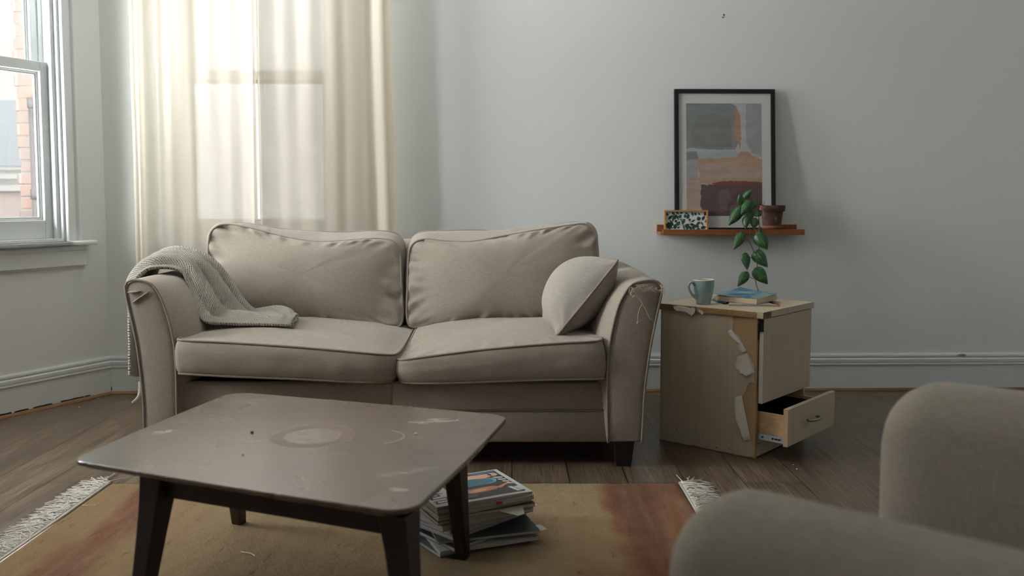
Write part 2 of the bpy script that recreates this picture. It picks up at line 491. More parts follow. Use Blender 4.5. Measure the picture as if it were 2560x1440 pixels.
# bare wood where the paint has chipped off the top moulding
ch = MB(); random.seed(3)
pts = [(0, 0), (.008, .006), (.018, .007), (.026, .010), (.036, .008), (.047, .004), (.048, -.004), (.036, -.007), (.020, -.006), (.008, -.004)]
ch.prism([(2.21 + x, -.0158, .176 + z * .8) for x, z in pts], (0, .003, 0))
ch.v = [tuple(MBK @ V(p)) for p in ch.v]
PM[bb.name] = Matrix.Identity(4)
ch.build('paint_chip', plain('chipped_pine', (186, 116, 58), .8, var=.4, vscale=200), bb)['label'] = 'bare orange wood chip on the moulding'
def strip(name, M, x0, x1, sgn, m0):
    mb = MB(); P = [(.0, 0), (.029, 0), (.029, .005), (.025, .012), (.018, .0145), (0, .0145)]
    a = [(x0 + m0 * y, sgn * y, z) for y, z in P]; b = [(x1, sgn * y, z) for y, z in P]; n = 6
    mb.add(a + b, [tuple(range(n)), tuple(range(n, 2 * n))[::-1]] + [(i, (i + 1) % n, n + (i + 1) % n, n + i) for i in range(n)])
    return struct(place(mb, name, M_strip, M, fix=True))
strip('trim_1', MBK, -1.97, 3.3, -1, .62)
t2 = strip('trim_2', MLW, 0.0, 3.02, 1, .62); PM[t2.name] = Matrix.Identity(4)
# open gap under the bay skirting where the paint has crumbled
gp = MB(); random.seed(11); x = .10
while x < 1.0:
    w = random.uniform(.012, .05) * (1 + x); h = random.uniform(.0006, .0022) + .003 * min(1, max(0, x - .2) * 1.4)
    if random.random() < .86:
        gp.prism([(x, .0163, .0150), (x + w, .0163, .0150), (x + w * .9, .0163, .0185 + h * random.uniform(.6, 1)), (x + w * .5, .0163, .019 + h), (x + w * .05, .0163, .0185 + h * random.uniform(.5, 1))], (0, .0012, 0))
    x += w * random.uniform(.7, 1.1)
gp.prism([(.002, .0163, .018), (.012, .0163, .018), (.012, .0163, .034), (.006, .0163, .041), (.002, .0163, .03)], (0, .002, 0))
gp.v = [tuple(MLW @ V(p)) for p in gp.v]
gp.build('crumbled_gap', M_dark, t2)

# ------------------------------------------------------------------ windows
def sash(root, name, x0, x1, z0, z1, ya, yb, stile, top, bot, pane=True):
    mb = MB()
    mb.box((x0, ya, z0), (x0 + stile, yb, z1)); mb.box((x1 - stile, ya, z0), (x1, yb, z1))
    mb.box((x0 + stile, ya, z1 - top), (x1 - stile, yb, z1)); mb.box((x0 + stile, ya, z0), (x1 - stile, yb, z0 + bot))
    mid = (ya + yb) / 2
    # stepped glazing rebate
    s = .008
    for k in (1, 2):
        q = s * k; y0, y1 = mid - .010 + .0035 * k, mid + .010 - .0035 * k
        a, b, c, d = x0 + stile, x1 - stile, z0 + bot, z1 - top
        mb.box((a + q - s, y0, c), (a + q, y1, d)); mb.box((b - q, y0, c), (b - q + s, y1, d))
        mb.box((a, y0, d - q), (b, y1, d - q + s)); mb.box((a, y0, c + q - s), (b, y1, c + q))
    o = mb.build(name, M_trim2, root, world=False, bevel=.003)
    PM[o.name] = PM[root.name]
    if pane: MB().box((x0 + stile, mid - .002, z0 + bot), (x1 - stile, mid + .002, z1 - top)).build('pane', M_glass, o, world=False)
    return o
def arch(mb, x_in, x_out, z0, z1, yoff, sg):
    """moulded architrave leg: x_in is the edge at the opening"""
    d = 1 if x_out > x_in else -1; w = abs(x_out - x_in)
    P = [(0, .0), (0, .016), (.06, .020), (.12, .020), (.16, .014), (.62, .014), (.68, .020), (.76, .024), (.88, .024), (.94, .018), (1, .012), (1, 0)]
    a = [(x_in + d * w * u, sg * y + yoff, z0) for u, y in P]; b = [(p[0], p[1], z1) for p in a]; n = len(P)
    mb.add(a + b, [tuple(range(n)), tuple(range(n, 2 * n))[::-1]] + [(i, (i + 1) % n, n + (i + 1) % n, n + i) for i in range(n)])
def window(name, M, op, sg, dep=.26, horn=.127):
    x0, x1, z0, z1 = op; r = frame_obj(name, M); s = sg
    Y = lambda a, b: (min(s * a, s * b), max(s * a, s * b))
    jb = MB()
    for xa, xb in ((x0, x0 + .012), (x1 - .012, x1)):
        y = Y(-dep, 0); jb.box((xa, y[0], z0), (xb, y[1], z1))
    y = Y(-dep, 0); jb.box((x0, y[0], z1 - .012), (x1, y[1], z1)); jb.box((x0, y[0], z0 - .002), (x1, y[1], z0 + .012))
    # stop beads either side of the sliding sashes
    for xa, xb in ((x0 + .012, x0 + .030), (x1 - .030, x1 - .012)):
        y = Y(-.046, -.020); jb.box((xa, y[0], z0 + .012), (xb, y[1], z1 - .012))
        y = Y(-.108, -.098); jb.box((xa, y[0], z0 + .012), (xb, y[1], z1 - .012))
    for xa, xb in ((x0 + .012, x0 + .022), (x1 - .022, x1 - .012)):
        y = Y(-min(.19, dep), -.152); jb.box((xa, y[0], z0 + .012), (xb, y[1], z1 - .012))
    jb.build('jamb', M_trim2, r, world=False, bevel=.002)
    zm = 1.545
    y = Y(-.096, -.050); sash(r, 'lower_sash', x0 + .014, x1 - .014, z0 + .012, zm + .028, y[0], y[1], .052, .046, .085)
    y = Y(-.150, -.108); sash(r, 'upper_sash', x0 + .014, x1 - .014, zm - .022, z1 - .014, y[0], y[1], .052, .05, .046)
    cs = MB(); arch(cs, x0, x0 - .072, z0, z1 + .072, 0, s); arch(cs, x1, x1 + .072, z0, z1 + .072, 0, s)
    y = Y(0, .02); cs.box((x0, y[0], z1), (x1, y[1], z1 + .072))
    cs.build('casing', M_trim2, r, world=False, fix=True, bevel=.0015)
    st = MB(); y = Y(-.05, .062); st.box((x0, y[0], z0 - .022), (x1, y[1], z0))
    y = Y(0, .062); st.box((x0 - horn, y[0], z0 - .022), (x1 + horn, y[1], z0))
    st.build('stool', M_trim2, r, world=False, bevel=.009, seg=4)
    ap = MB(); y = Y(0, .022); ap.box((x0 - horn + .035, y[0], z0 - .117), (x1 + horn - .035, y[1], z0 - .022))
    y = Y(0, .030); ap.box((x0 - horn + .035, y[0], z0 - .045), (x1 + horn - .035, y[1], z0 - .022))
    y = Y(0, .014); ap.box((x0 - horn + .04, y[0], z0 - .125), (x1 + horn - .04, y[1], z0 - .117))
    ap.build('apron', M_trim2, r, world=False, bevel=.004)
    return r
window('window_1', MLW, W1, 1, .165)
window('window_2', MBK, WB, -1, .17, horn=.10)
window('added_window_3', MLW, W3, 1, .165)  # unseen window, added to let in more light from the left
window('added_window_4', MFR, W5, 1)  # unseen window behind the camera, added as front fill
# exterior side of the window openings is open to the sky
# ------------------------------------------------------------------ sofa
sofa = thing('sofa', 'worn beige linen two seat sofa with piped cushions standing before the curtained window', 'sofa', (-.41, 3.6, 0))
SF, SB = 3.12, 4.10
PR = [(0.458, 3.120, 0.093), (0.462, 3.120, 0.189), (0.466, 3.120, 0.275), (0.483, 3.120, 0.417), (0.503, 3.120, 0.529), (0.519, 3.120, 0.607), (0.524, 3.120, 0.639), (0.515, 3.120, 0.658), (0.490, 3.120, 0.668), (0.452, 3.120, 0.665), (0.418, 3.120, 0.654), (0.393, 3.120, 0.621), (0.370, 3.120, 0.571), (0.347, 3.120, 0.473), (0.335, 3.120, 0.360), (0.335, 3.120, 0.246), (0.339, 3.120, 0.093)]
PL = [(-1.298, 3.120, 0.093), (-1.296, 3.120, 0.189), (-1.298, 3.120, 0.268), (-1.305, 3.120, 0.360), (-1.316, 3.120, 0.459), (-1.333, 3.120, 0.550), (-1.346, 3.120, 0.621), (-1.348, 3.120, 0.647), (-1.338, 3.120, 0.664), (-1.314, 3.120, 0.670), (-1.281, 3.120, 0.665), (-1.253, 3.120, 0.653), (-1.229, 3.120, 0.616), (-1.205, 3.120, 0.550), (-1.187, 3.120, 0.473), (-1.179, 3.120, 0.374), (-1.179, 3.120, 0.246), (-1.183, 3.120, 0.093)]
def arm(P, sg):
    P = [V(p) for p in P]
    mid = cr(P, 60)
    top = [p.copy() for p in mid]
    z0 = P[0].z; xin = P[-1].x
    def ring(y, sc, inner):
        # behind the front panel the inner side runs straight up to the roll, so the arm is a little fuller
        c = V((sum(p.x for p in mid) / len(mid), y, .40)); out = []
        for i, p in enumerate(mid):
            q = V((p.x, y, p.z)); q = c + (q - c) * sc
            f = max(0., i / len(mid) - .5) * 2
            q.x += -sg * inner * sin(pi * min(1, f * 1.02)) ** .8
            out.append(tuple(q))
        return out
    rows = []
    for y, sc, inn in ((SF + .004, .975, 0), (SF + .009, .992, 0), (SF + .02, 1.0, .004), (SF + .05, 1.004, .03), (SF + .12, 1.006, .05), (SF + .4, 1.008, .055), (SF + .8, 1.006, .055), (SB - .02, 1.0, .05), (SB, .96, .04)):
        rows.append(ring(y, sc, inn))
    mb = MB(); mb.grid([r + [r[0]] for r in rows], 0)
    # softly padded front and back panels, spanned between the two sides of the outline
    for r, sgn in ((rows[0], -1), (rows[-1], 1)):
        n = len(r); pr = []
        for i in range(n // 2):
            a, b = V(r[i]), V(r[n - 1 - i]); e = min(1, i / 3, (n // 2 - 1 - i) / 3)
            pr.append([tuple(a.lerp(b, k / 8) + V((0, sgn * .006 * sin(pi * k / 8) ** .5 * e, 0))) for k in range(9)])
        mb.grid(pr)
    o = mb.build('arm', M_sofa, sofa, smooth=True, fix=True)
    pb = MB().tube([(p.x, SF + .002, p.z) for p in cr(P, 70)], .0042, 8)
    pb.build('piping', M_sofa_pipe, o, smooth=True)
    return o
armR = arm(PR, 1); armL = arm(PL, -1)
# torn corner of the left arm: two flaps of split fabric
tr = MB()
for a, b, w in (((-1.337, 3.112, 0.627), (-1.290, 3.112, 0.631), .010), ((-1.326, 3.112, 0.588), (-1.263, 3.112, 0.630), .012)):
    a, b = V(a), V(b); n = 9; r0, r1, r2 = [], [], []
    random.seed(int(w * 1000))
    for k in range(n):
        p = a.lerp(b, k / (n - 1)); s = sin(pi * k / (n - 1)) ** .6
        j = random.uniform(-.0015, .0015)
        r0.append(tuple(p + V((0, .006, .003 * s)))); r1.append(tuple(p + V((j, .003 - .0042 * s, .0005)))); r2.append(tuple(p + V((j * 2, .004 - .0036 * s, -w * .5 * s))))
    tr.grid([r0, r1, r2])
o = tr.build('torn_flap', M_sofa, armL, smooth=True); o.modifiers.new('t', 'SOLIDIFY').thickness = .0009
# frayed threads on the right arm
random.seed(5)
th = MB()
def thr(pts, r=.0009): th.tube(cr(pts, 14), r, 5)
for k in range(46):
    u = random.uniform(0, 1); a = V((0.441, 3.108, 0.646)).lerp(V((0.500, 3.108, 0.634)), u) + V((0, 0, random.uniform(-.006, .006)))
    thr([a, a + V((random.uniform(-.012, .012), -.006, random.uniform(-.006, .008))), a + V((random.uniform(-.022, .022), -.003, random.uniform(-.012, .006)))])
for k in range(26):
    u = random.uniform(0, 1); a = V((0.415, 3.108, 0.646)).lerp(V((0.423, 3.108, 0.618)), u)
    thr([a, a + V((random.uniform(-.01, .01), -.007, random.uniform(-.006, .003))), a + V((random.uniform(-.012, .012), -.003, random.uniform(-.02, -.004)))])
for k in range(12):
    a = V((0.516, 3.110, 0.645)) + V((random.uniform(-.004, .004), random.uniform(-.01, .02), random.uniform(-.012, .01)))
    thr([a, a + V((.008, -.004, random.uniform(-.008, .004))), a + V((random.uniform(.006, .016), -.006, random.uniform(-.03, -.004)))], .0007)
thr([(0.420, 3.106, 0.640), (0.433, 3.104, 0.618), (0.447, 3.104, 0.601), (0.452, 3.105, 0.587)], .0016)
thr([(0.452, 3.105, 0.587), (0.441, 3.104, 0.566), (0.438, 3.106, 0.545), (0.437, 3.108, 0.527)], .0013)
thr([(0.452, 3.105, 0.587), (0.466, 3.104, 0.565), (0.478, 3.104, 0.538), (0.489, 3.106, 0.531)], .0013)
thr([(0.423, 3.107, 0.640), (0.427, 3.103, 0.622), (0.444, 3.104, 0.599), (0.454, 3.105, 0.590)], .0011)
thr([(0.489, 3.106, 0.531), (0.496, 3.100, 0.515), (0.492, 3.100, 0.493), (0.488, 3.100, 0.482)], .0005)
for k in range(5):
    a = V((0.437, 3.108, 0.527)); thr([a, a + V((random.uniform(-.01, .01), -.004, random.uniform(-.012, .004)))], .0007)
tho = th.build('frayed_threads', M_thread, armR, smooth=True); tho['kind'] = 'stuff'; tho['label'] = 'pale frayed threads of the torn arm front'

# base with a piped seam, made of a left and a right half
bs = MB()
def half(x0, x1):
    rows = []
    for z, y in ((.083, .016), (.086, .004), (.095, 0), (.19, -.001), (.199, .004), (.203, .004), (.212, -.001), (.285, 0), (.297, .004), (.303, .018), (.303, .4)):
        rows.append([(x0, SB - .03, z), (x0, SF + .036 + y + .004, z), (x0 + .006, SF + .036 + y, z), ((x0 + x1) / 2, SF + .034 + y, z), (x1 - .006, SF + .036 + y, z), (x1, SF + .036 + y + .004, z), (x1, SB - .03, z)])
    bs.grid(rows)
half(-1.19, -.427); half(-.427, .352)
bs.flat([(-1.19, SF + .05, .083), (.352, SF + .05, .083), (.352, SB - .03, .083), (-1.19, SB - .03, .083)])
bs.flat([(-1.19, SF + .05, .303), (.352, SF + .05, .303), (.352, SB - .03, .303), (-1.19, SB - .03, .303)])
base = bs.build('base', M_sofa, sofa, smooth=True)
MB().tube([(-1.185, SF + .036, .201), (-.427, SF + .035, .201), (.347, SF + .036, .201)], .0042, 8).build('piping', M_sofa_pipe, base, smooth=True)
# back frame behind the loose cushions
rows = []
for z, y in ((.1, 3.88), (.3, 3.86), (.70, 3.90), (.755, 3.915), (.772, 3.95), (.772, 4.05), (.755, SB - .01), (.6, SB), (.1, SB)):
    rows.append([(-1.21, y, z), (-1.20, y - .006 * (y < 4), z), (-.41, y - .008 * (y < 4), z), (.318, y - .006 * (y < 4), z), (.328, y, z)])
bk = MB(); bk.grid(rows); bk.build('back_frame', M_sofa, sofa, smooth=True)
for (x, y, tx) in ((.398, SF + .055, 1), (-1.235, SF + .055, -1), (.385, SB - .07, 1), (-1.225, SB - .07, -1)):
    a, b = .037, .027
    MB().hexa([(x - b, y - b, 0), (x + b, y - b, 0), (x + b, y + b, 0), (x - b, y + b, 0)], [(x - a, y - a, .094), (x + a, y - a, .094), (x + a, y + a, .094), (x - a, y + a, .094)]).build('leg', M_black_leg, sofa, bevel=.003)

# seat cushions
TL = [(-1.150, 3.112, .459), (-.98, 3.104, .452), (-.75, 3.102, .437), (-.56, 3.106, .420), (-.455, 3.118, .408), (-.412, 3.16, .402), (-.402, 3.30, .408), (-.400, 3.55, .424), (-.402, 3.80, .44), (-.43, 3.84, .445), (-.8, 3.85, .452), (-1.12, 3.84, .458), (-1.165, 3.80, .458), (-1.172, 3.45, .460), (-1.172, 3.16, .461)]
BL = [(-1.150, 3.115, .340), (-.98, 3.108, .332), (-.75, 3.106, .323), (-.56, 3.110, .312), (-.46, 3.122, .309), (-.422, 3.165, .308), (-.412, 3.30, .308), (-.410, 3.55, .308), (-.412, 3.80, .31), (-.44, 3.84, .31), (-.8, 3.85, .31), (-1.12, 3.84, .312), (-1.165, 3.80, .314), (-1.172, 3.45, .33), (-1.172, 3.16, .338)]
cushion('seat_cushion', TL, BL, (0, 0, .036), (0, 0, -.004), M_sofa, sofa, M_sofa_pipe, band=.014, wr=.003, seed=2., p=2.4, q=.9, lump=.006)
TR = [(.290, 3.112, .456), (.12, 3.104, .447), (-.10, 3.101, .428), (-.28, 3.104, .405), (-.370, 3.114, .391), (-.402, 3.15, .386), (-.398, 3.26, .392), (-.388, 3.55, .424), (-.388, 3.80, .44), (-.36, 3.84, .445), (0, 3.85, .452), (.27, 3.84, .458), (.312, 3.80, .458), (.318, 3.45, .460), (.316, 3.16, .459)]
BR = [(.297, 3.115, .322), (.12, 3.108, .320), (-.10, 3.106, .313), (-.28, 3.110, .307), (-.365, 3.124, .306), (-.400, 3.165, .307), (-.404, 3.30, .308), (-.400, 3.55, .308), (-.40, 3.80, .31), (-.37, 3.84, .31), (0, 3.85, .31), (.27, 3.84, .312), (.315, 3.80, .314), (.328, 3.45, .322), (.326, 3.16, .322)]
cushion('seat_cushion', TR, BR, (0, 0, .036), (0, 0, -.004), M_sofa, sofa, M_sofa_pipe, band=.014, wr=.008, seed=5., p=2.4, q=.9, lump=.009)

# back cushions, leaning on the back frame
def lean(pts, top_y, bot_y, z_top=.85, z_bot=.46):
    return pts
FL = [(-1.243, 3.670, 0.686), (-1.249, 3.700, 0.766), (-1.242, 3.710, 0.812), (-1.216, 3.715, 0.838), (-1.178, 3.715, 0.846), (-1.088, 3.710, 0.833), (-0.954, 3.700, 0.799), (-0.812, 3.690, 0.776), (-0.689, 3.690, 0.780), (-0.574, 3.690, 0.788), (-0.505, 3.690, 0.783), (-0.471, 3.685, 0.764), (-0.456, 3.670, 0.719), (-0.448, 3.635, 0.591), (-0.442, 3.600, 0.465), (-0.474, 3.590, 0.437), (-0.611, 3.590, 0.442), (-0.838, 3.600, 0.452), (-1.064, 3.600, 0.461), (-1.184, 3.600, 0.471), (-1.214, 3.610, 0.496), (-1.232, 3.640, 0.590)]
BLp = [(-1.290, 3.860, 0.672), (-1.293, 3.880, 0.754), (-1.283, 3.885, 0.809), (-1.256, 3.885, 0.840), (-1.216, 3.885, 0.848), (-1.122, 3.885, 0.842), (-0.991, 3.880, 0.821), (-0.847, 3.875, 0.811), (-0.723, 3.875, 0.807), (-0.611, 3.870, 0.813), (-0.525, 3.870, 0.809), (-0.482, 3.870, 0.789), (-0.459, 3.860, 0.741), (-0.455, 3.850, 0.587), (-0.455, 3.840, 0.450), (-0.499, 3.840, 0.422), (-0.653, 3.840, 0.422), (-0.894, 3.840, 0.432), (-1.134, 3.840, 0.441), (-1.246, 3.840, 0.450), (-1.274, 3.840, 0.476), (-1.286, 3.850, 0.569)]
cushion('back_cushion', FL, BLp, (0, -.075, .012), (0, .02, 0), M_sofa, sofa, M_sofa_pipe, band=.012, wr=.019, seed=11., p=2.2, q=1.0, lump=.010, bandw=.006)
FR = [(-0.421, 3.600, 0.465), (-0.424, 3.635, 0.591), (-0.423, 3.670, 0.702), (-0.417, 3.685, 0.750), (-0.391, 3.690, 0.778), (-0.348, 3.690, 0.786), (-0.279, 3.690, 0.778), (-0.164, 3.690, 0.776), (-0.049, 3.700, 0.796), (0.099, 3.705, 0.822), (0.231, 3.715, 0.841), (0.294, 3.715, 0.848), (0.326, 3.710, 0.828), (0.341, 3.700, 0.791), (0.342, 3.670, 0.702), (0.340, 3.640, 0.590), (0.334, 3.610, 0.496), (0.306, 3.600, 0.465), (0.193, 3.600, 0.458), (-0.048, 3.600, 0.452), (-0.257, 3.590, 0.440), (-0.386, 3.590, 0.435)]
BRp = [(-0.447, 3.840, 0.450), (-0.447, 3.850, 0.578), (-0.443, 3.860, 0.707), (-0.437, 3.870, 0.761), (-0.413, 3.870, 0.796), (-0.372, 3.870, 0.811), (-0.292, 3.870, 0.814), (-0.172, 3.875, 0.816), (-0.052, 3.880, 0.814), (0.104, 3.885, 0.829), (0.242, 3.885, 0.847), (0.307, 3.885, 0.850), (0.345, 3.885, 0.833), (0.361, 3.880, 0.792), (0.365, 3.860, 0.689), (0.364, 3.850, 0.569), (0.361, 3.840, 0.467), (0.327, 3.840, 0.439), (0.206, 3.840, 0.436), (-0.052, 3.840, 0.432), (-0.275, 3.840, 0.422), (-0.413, 3.840, 0.418)]
cushion('back_cushion', FR, BRp, (0, -.075, .012), (0, .02, 0), M_sofa, sofa, M_sofa_pipe, band=.012, wr=.019, seed=23., p=2.2, q=1.0, lump=.010, bandw=.006)
# ------------------------------------------------------------------ throw pillow
A, B, C = V((0.162, 3.200, 0.464)), V((0.379, 3.235, 0.727)), V((0.339, 3.560, 0.710))
D = A + (C - B) + V((.0, .0, .012))
def edge(a, b, sag, n=5): 
    m = (A + B + C + D) / 4
    return [tuple(a.lerp(b, k / n) + (m - (a + b) / 2) * sag * sin(pi * k / n)) for k in range(n)]
loop = edge(A, B, -.05) + edge(B, C, -.03) + edge(C, D, .06) + edge(D, A, .05)
N = (B - A).cross(C - B).normalized()
if N.x > 0: N = -N
pm = thing('throw_pillow', 'plump beige throw pillow leaning against the frayed sofa arm', 'pillow', tuple((A + D) / 2))
cushion('cover', loop, None, N * .126, -N * .095, M_pillow, pm, M_sofa_pipe, wr=.012, seed=40., p=2.0, q=.62, lump=.014, pr=.0045, axis=tuple(B - A))

# ------------------------------------------------------------------ knitted throw
def blanket():
    F = [(-1.372, 3.215, .315), (-1.374, 3.225, .42), (-1.378, 3.24, .52), (-1.380, 3.27, .62), (-1.350, 3.31, .674), (-1.305, 3.345, .683), (-1.250, 3.365, .672), (-1.225, 3.36, .63), (-1.196, 3.34, .575), (-1.168, 3.315, .520), (-1.130, 3.292, .487), (-1.06, 3.285, .482), (-.98, 3.285, .482), (-.90, 3.287, .480), (-.812, 3.292, .476)]
    Bk = [(-1.378, 3.49, .25), (-1.380, 3.50, .42), (-1.385, 3.51, .54), (-1.39, 3.52, .64), (-1.360, 3.53, .700), (-1.300, 3.535, .722), (-1.222, 3.535, .708), (-1.160, 3.535, .672), (-1.105, 3.53, .605), (-1.058, 3.525, .540), (-1.015, 3.53, .502), (-.96, 3.53, .500), (-.905, 3.52, .502), (-.870, 3.50, .498), (-.835, 3.465, .486)]
    NV, NU = 61, 150
    rows = []
    for a, b in zip(F, Bk): rows.append([V(a).lerp(V(b), k / 8) for k in range(9)])
    g = interp_rows([[tuple(p) for p in r] for r in rows], NU)
    g = [cr(r, NV) for r in g]
    # normals
    out = []
    L = [0.]
    for i in range(1, NU): L.append(L[-1] + (g[i][30] - g[i - 1][30]).length)
    for i in range(NU):
        t = i / (NU - 1); row = []
        for k in range(NV):
            v = k / (NV - 1)
            du = g[min(i + 1, NU - 1)][k] - g[max(i - 1, 0)][k]; dv = g[i][min(k + 1, NV - 1)] - g[i][max(k - 1, 0)]
            n = dv.cross(du); n = n.normalized() if n.length else V((0, 0, 1))
            if i > 40 and n.z < 0: n = -n
            if i <= 40 and n.x > 0 and n.z < .2: n = -n
            gather = min(1, max(0, (t - .12) / .2)) * (1 - min(1, max(0, (t - .68) / .14)))
            flat = min(1, max(0, (t - .70) / .1))
            ph = 2 * pi * (3.1 * v + .35 * sin(3.2 * t + 1) + .12 * noise.noise(V((t * 4, v * 2, 0))))
            a = .040 * gather * abs(cos(ph / 2)) ** .7 + .012 * (1 - gather) * (1 - flat) * (.5 + .5 * cos(ph * .7))
            # on the seat the folds turn and run across
            f2 = flat * (.006 + .016 * max(0, sin(2 * pi * (1.5 * v + 1.9 * t) + 1.1)) ** 1.5 * (1 - .5 * (t > .97)) + .010 * max(0, cos(2 * pi * (t * 5.2 - v * .8))) * (1 - v))
            a += f2 + .004 * noise.noise(V((t * 14, v * 6, 3)))
            a *= .12 + .88 * min(1, min(v * 5.5, (1 - v) * 9))
            row.append(g[i][k] + n * (a + .003))
        out.append(row)
    mb = MB(); mb.grid([[tuple(p) for p in r] for r in out])
    root = thing('knitted_throw', 'grey green knitted throw draped over the left sofa arm onto the seat', 'blanket', (-1.25, 3.42, .70))
    o = mb.build('knit', M_knit, root, smooth=True)
    uv = o.data.uv_layers.new(name='UVMap')
    W = .62
    for lp in o.data.loops:
        i, k = divmod(lp.vertex_index, NV); uv.data[lp.index].uv = (L[i], W * k / (NV - 1))
    s = o.modifiers.new('thick', 'SOLIDIFY'); s.thickness = .011; s.offset = -1
    # fringe-like edging loops along the end hem and a hanging tassel behind the arm
    hb = MB(); random.seed(8)
    end = out[-1]
    for k in range(0, NV - 1, 2):
        p = end[k]; q = end[min(k + 2, NV - 1)]
        m = (p + q) / 2 + V((random.uniform(.002, .006), random.uniform(-.002, .002), random.uniform(-.003, .001)))
        hb.tube(cr([p, m, q], 6), .0022, 6)
    hb.build('hem_edging', M_knit, root, smooth=True)
    tb = MB(); tp = cr([(-1.359, 3.260, 0.282), (-1.358, 3.250, 0.254), (-1.358, 3.235, 0.235), (-1.362, 3.220, 0.225), (-1.368, 3.200, 0.219)], 14)
    tb.tube(tp, [.011 - .0005 * i for i in range(14)], 10)
    tb.build('tassel', M_knit, root, smooth=True)
blanket()

# ------------------------------------------------------------------ curtains
def curtain(label, top, bot, prof, z1, z0, flat):
    prof = [(u, y * (.22 if flat[0] < u < flat[1] else .75)) for u, y in prof]
    NS, NZ = 150, 40
    P = cr([(u, y, 0) for u, y in prof], NS)
    s = [0.]
    for a, b in zip(P, P[1:]): s.append(s[-1] + sqrt(((b.x - a.x) * .6) ** 2 + (b.y - a.y) ** 2))
    rows = []
    for j in range(NZ):
        t = j / (NZ - 1); z = z1 + (z0 - z1) * t; row = []
        for k, p in enumerate(P):
            xa = top[0] + (top[1] - top[0]) * p.x; xb = bot[0] + (bot[1] - bot[0]) * p.x
            x = xa + (xb - xa) * t + .006 * noise.noise(V((p.x * 7, z * 1.5, top[0]))); amp = .8 + .35 * t
            y = -.112 + p.y * amp + .006 * noise.noise(V((p.x * 9, z * 1.1, 5)))
            row.append((x, y, z))
        rows.append(row)
    root = thing('curtain', label, 'curtain', (MBK @ V(((top[0] + top[1]) / 2, -.11, z1))), group='linen curtains')
    mb = MB(); mb.grid(rows); mb.v = [tuple(MBK @ V(p)) for p in mb.v]
    o = mb.build('panel', M_curtain, root, smooth=True)
    uv = o.data.uv_layers.new(name='UVMap')
    for lp in o.data.loops:
        j, k = divmod(lp.vertex_index, NS); uv.data[lp.index].uv = (s[k], rows[j][k][2])
    for k in range(0, NS, 15):
        hb = MB(); p = rows[0][k]; c = V((p[0], -.112, 2.475)); hb.tube([MBK @ (c + V((0, .017 * cos(a), .017 * sin(a)))) for a in [2 * pi * i / 14 for i in range(14)]], .0022, 6, closed=True)
        hb.build('ring', M_steel, root, smooth=True)
curtain('left hand cream linen curtain panel with a bright folded outer edge', (-1.785, -1.198), (-1.785, -1.206),
        [(0, .012), (.02, .005), (.045, .01), (.065, -.02), (.075, -.05), (.10, -.045), (.12, -.015), (.20, .012), (.30, .0), (.38, .018), (.47, -.008), (.54, .016), (.62, -.006), (.70, .016), (.79, -.004), (.88, .014), (.95, -.012), (.985, -.040), (1.0, -.018), (.992, .01)], 2.455, .03, (.13, .93))
curtain('right hand cream linen curtain panel hanging beside the bare wall', (-1.190, -.585), (-1.190, -.535),
        [(.004, .012), (0, -.012), (.02, -.034), (.05, -.012), (.12, .012), (.20, -.008), (.29, .014), (.40, -.008), (.48, .014), (.57, -.010), (.64, .012), (.72, .006), (.80, .018), (.86, .012), (.895, -.022), (.925, -.052), (.96, -.055), (.985, -.03), (1.0, .01), (.985, .034), (.96, .042)], 2.455, .03, (.06, .84))
rod = thing('curtain_rod', 'plain metal curtain rod above the back window', 'curtain rod', tuple(MBK @ V((-1.2, -.112, 2.475))))
rb = MB(); rb.tube([MBK @ V((-1.95, -.112, 2.475)), MBK @ V((-.4, -.112, 2.475))], .011, 12)
rb.build('pole', M_steel, rod, smooth=True)
for x in (-1.88, -.47):
    q = MB(); q.tube([MBK @ V((x, .0, 2.475)), MBK @ V((x, -.112, 2.475))], .007, 8); q.tube([MBK @ V((x, .0, 2.475)), MBK @ V((x, -.008, 2.475))], .022, 14); q.build('bracket', M_steel, rod, smooth=True)
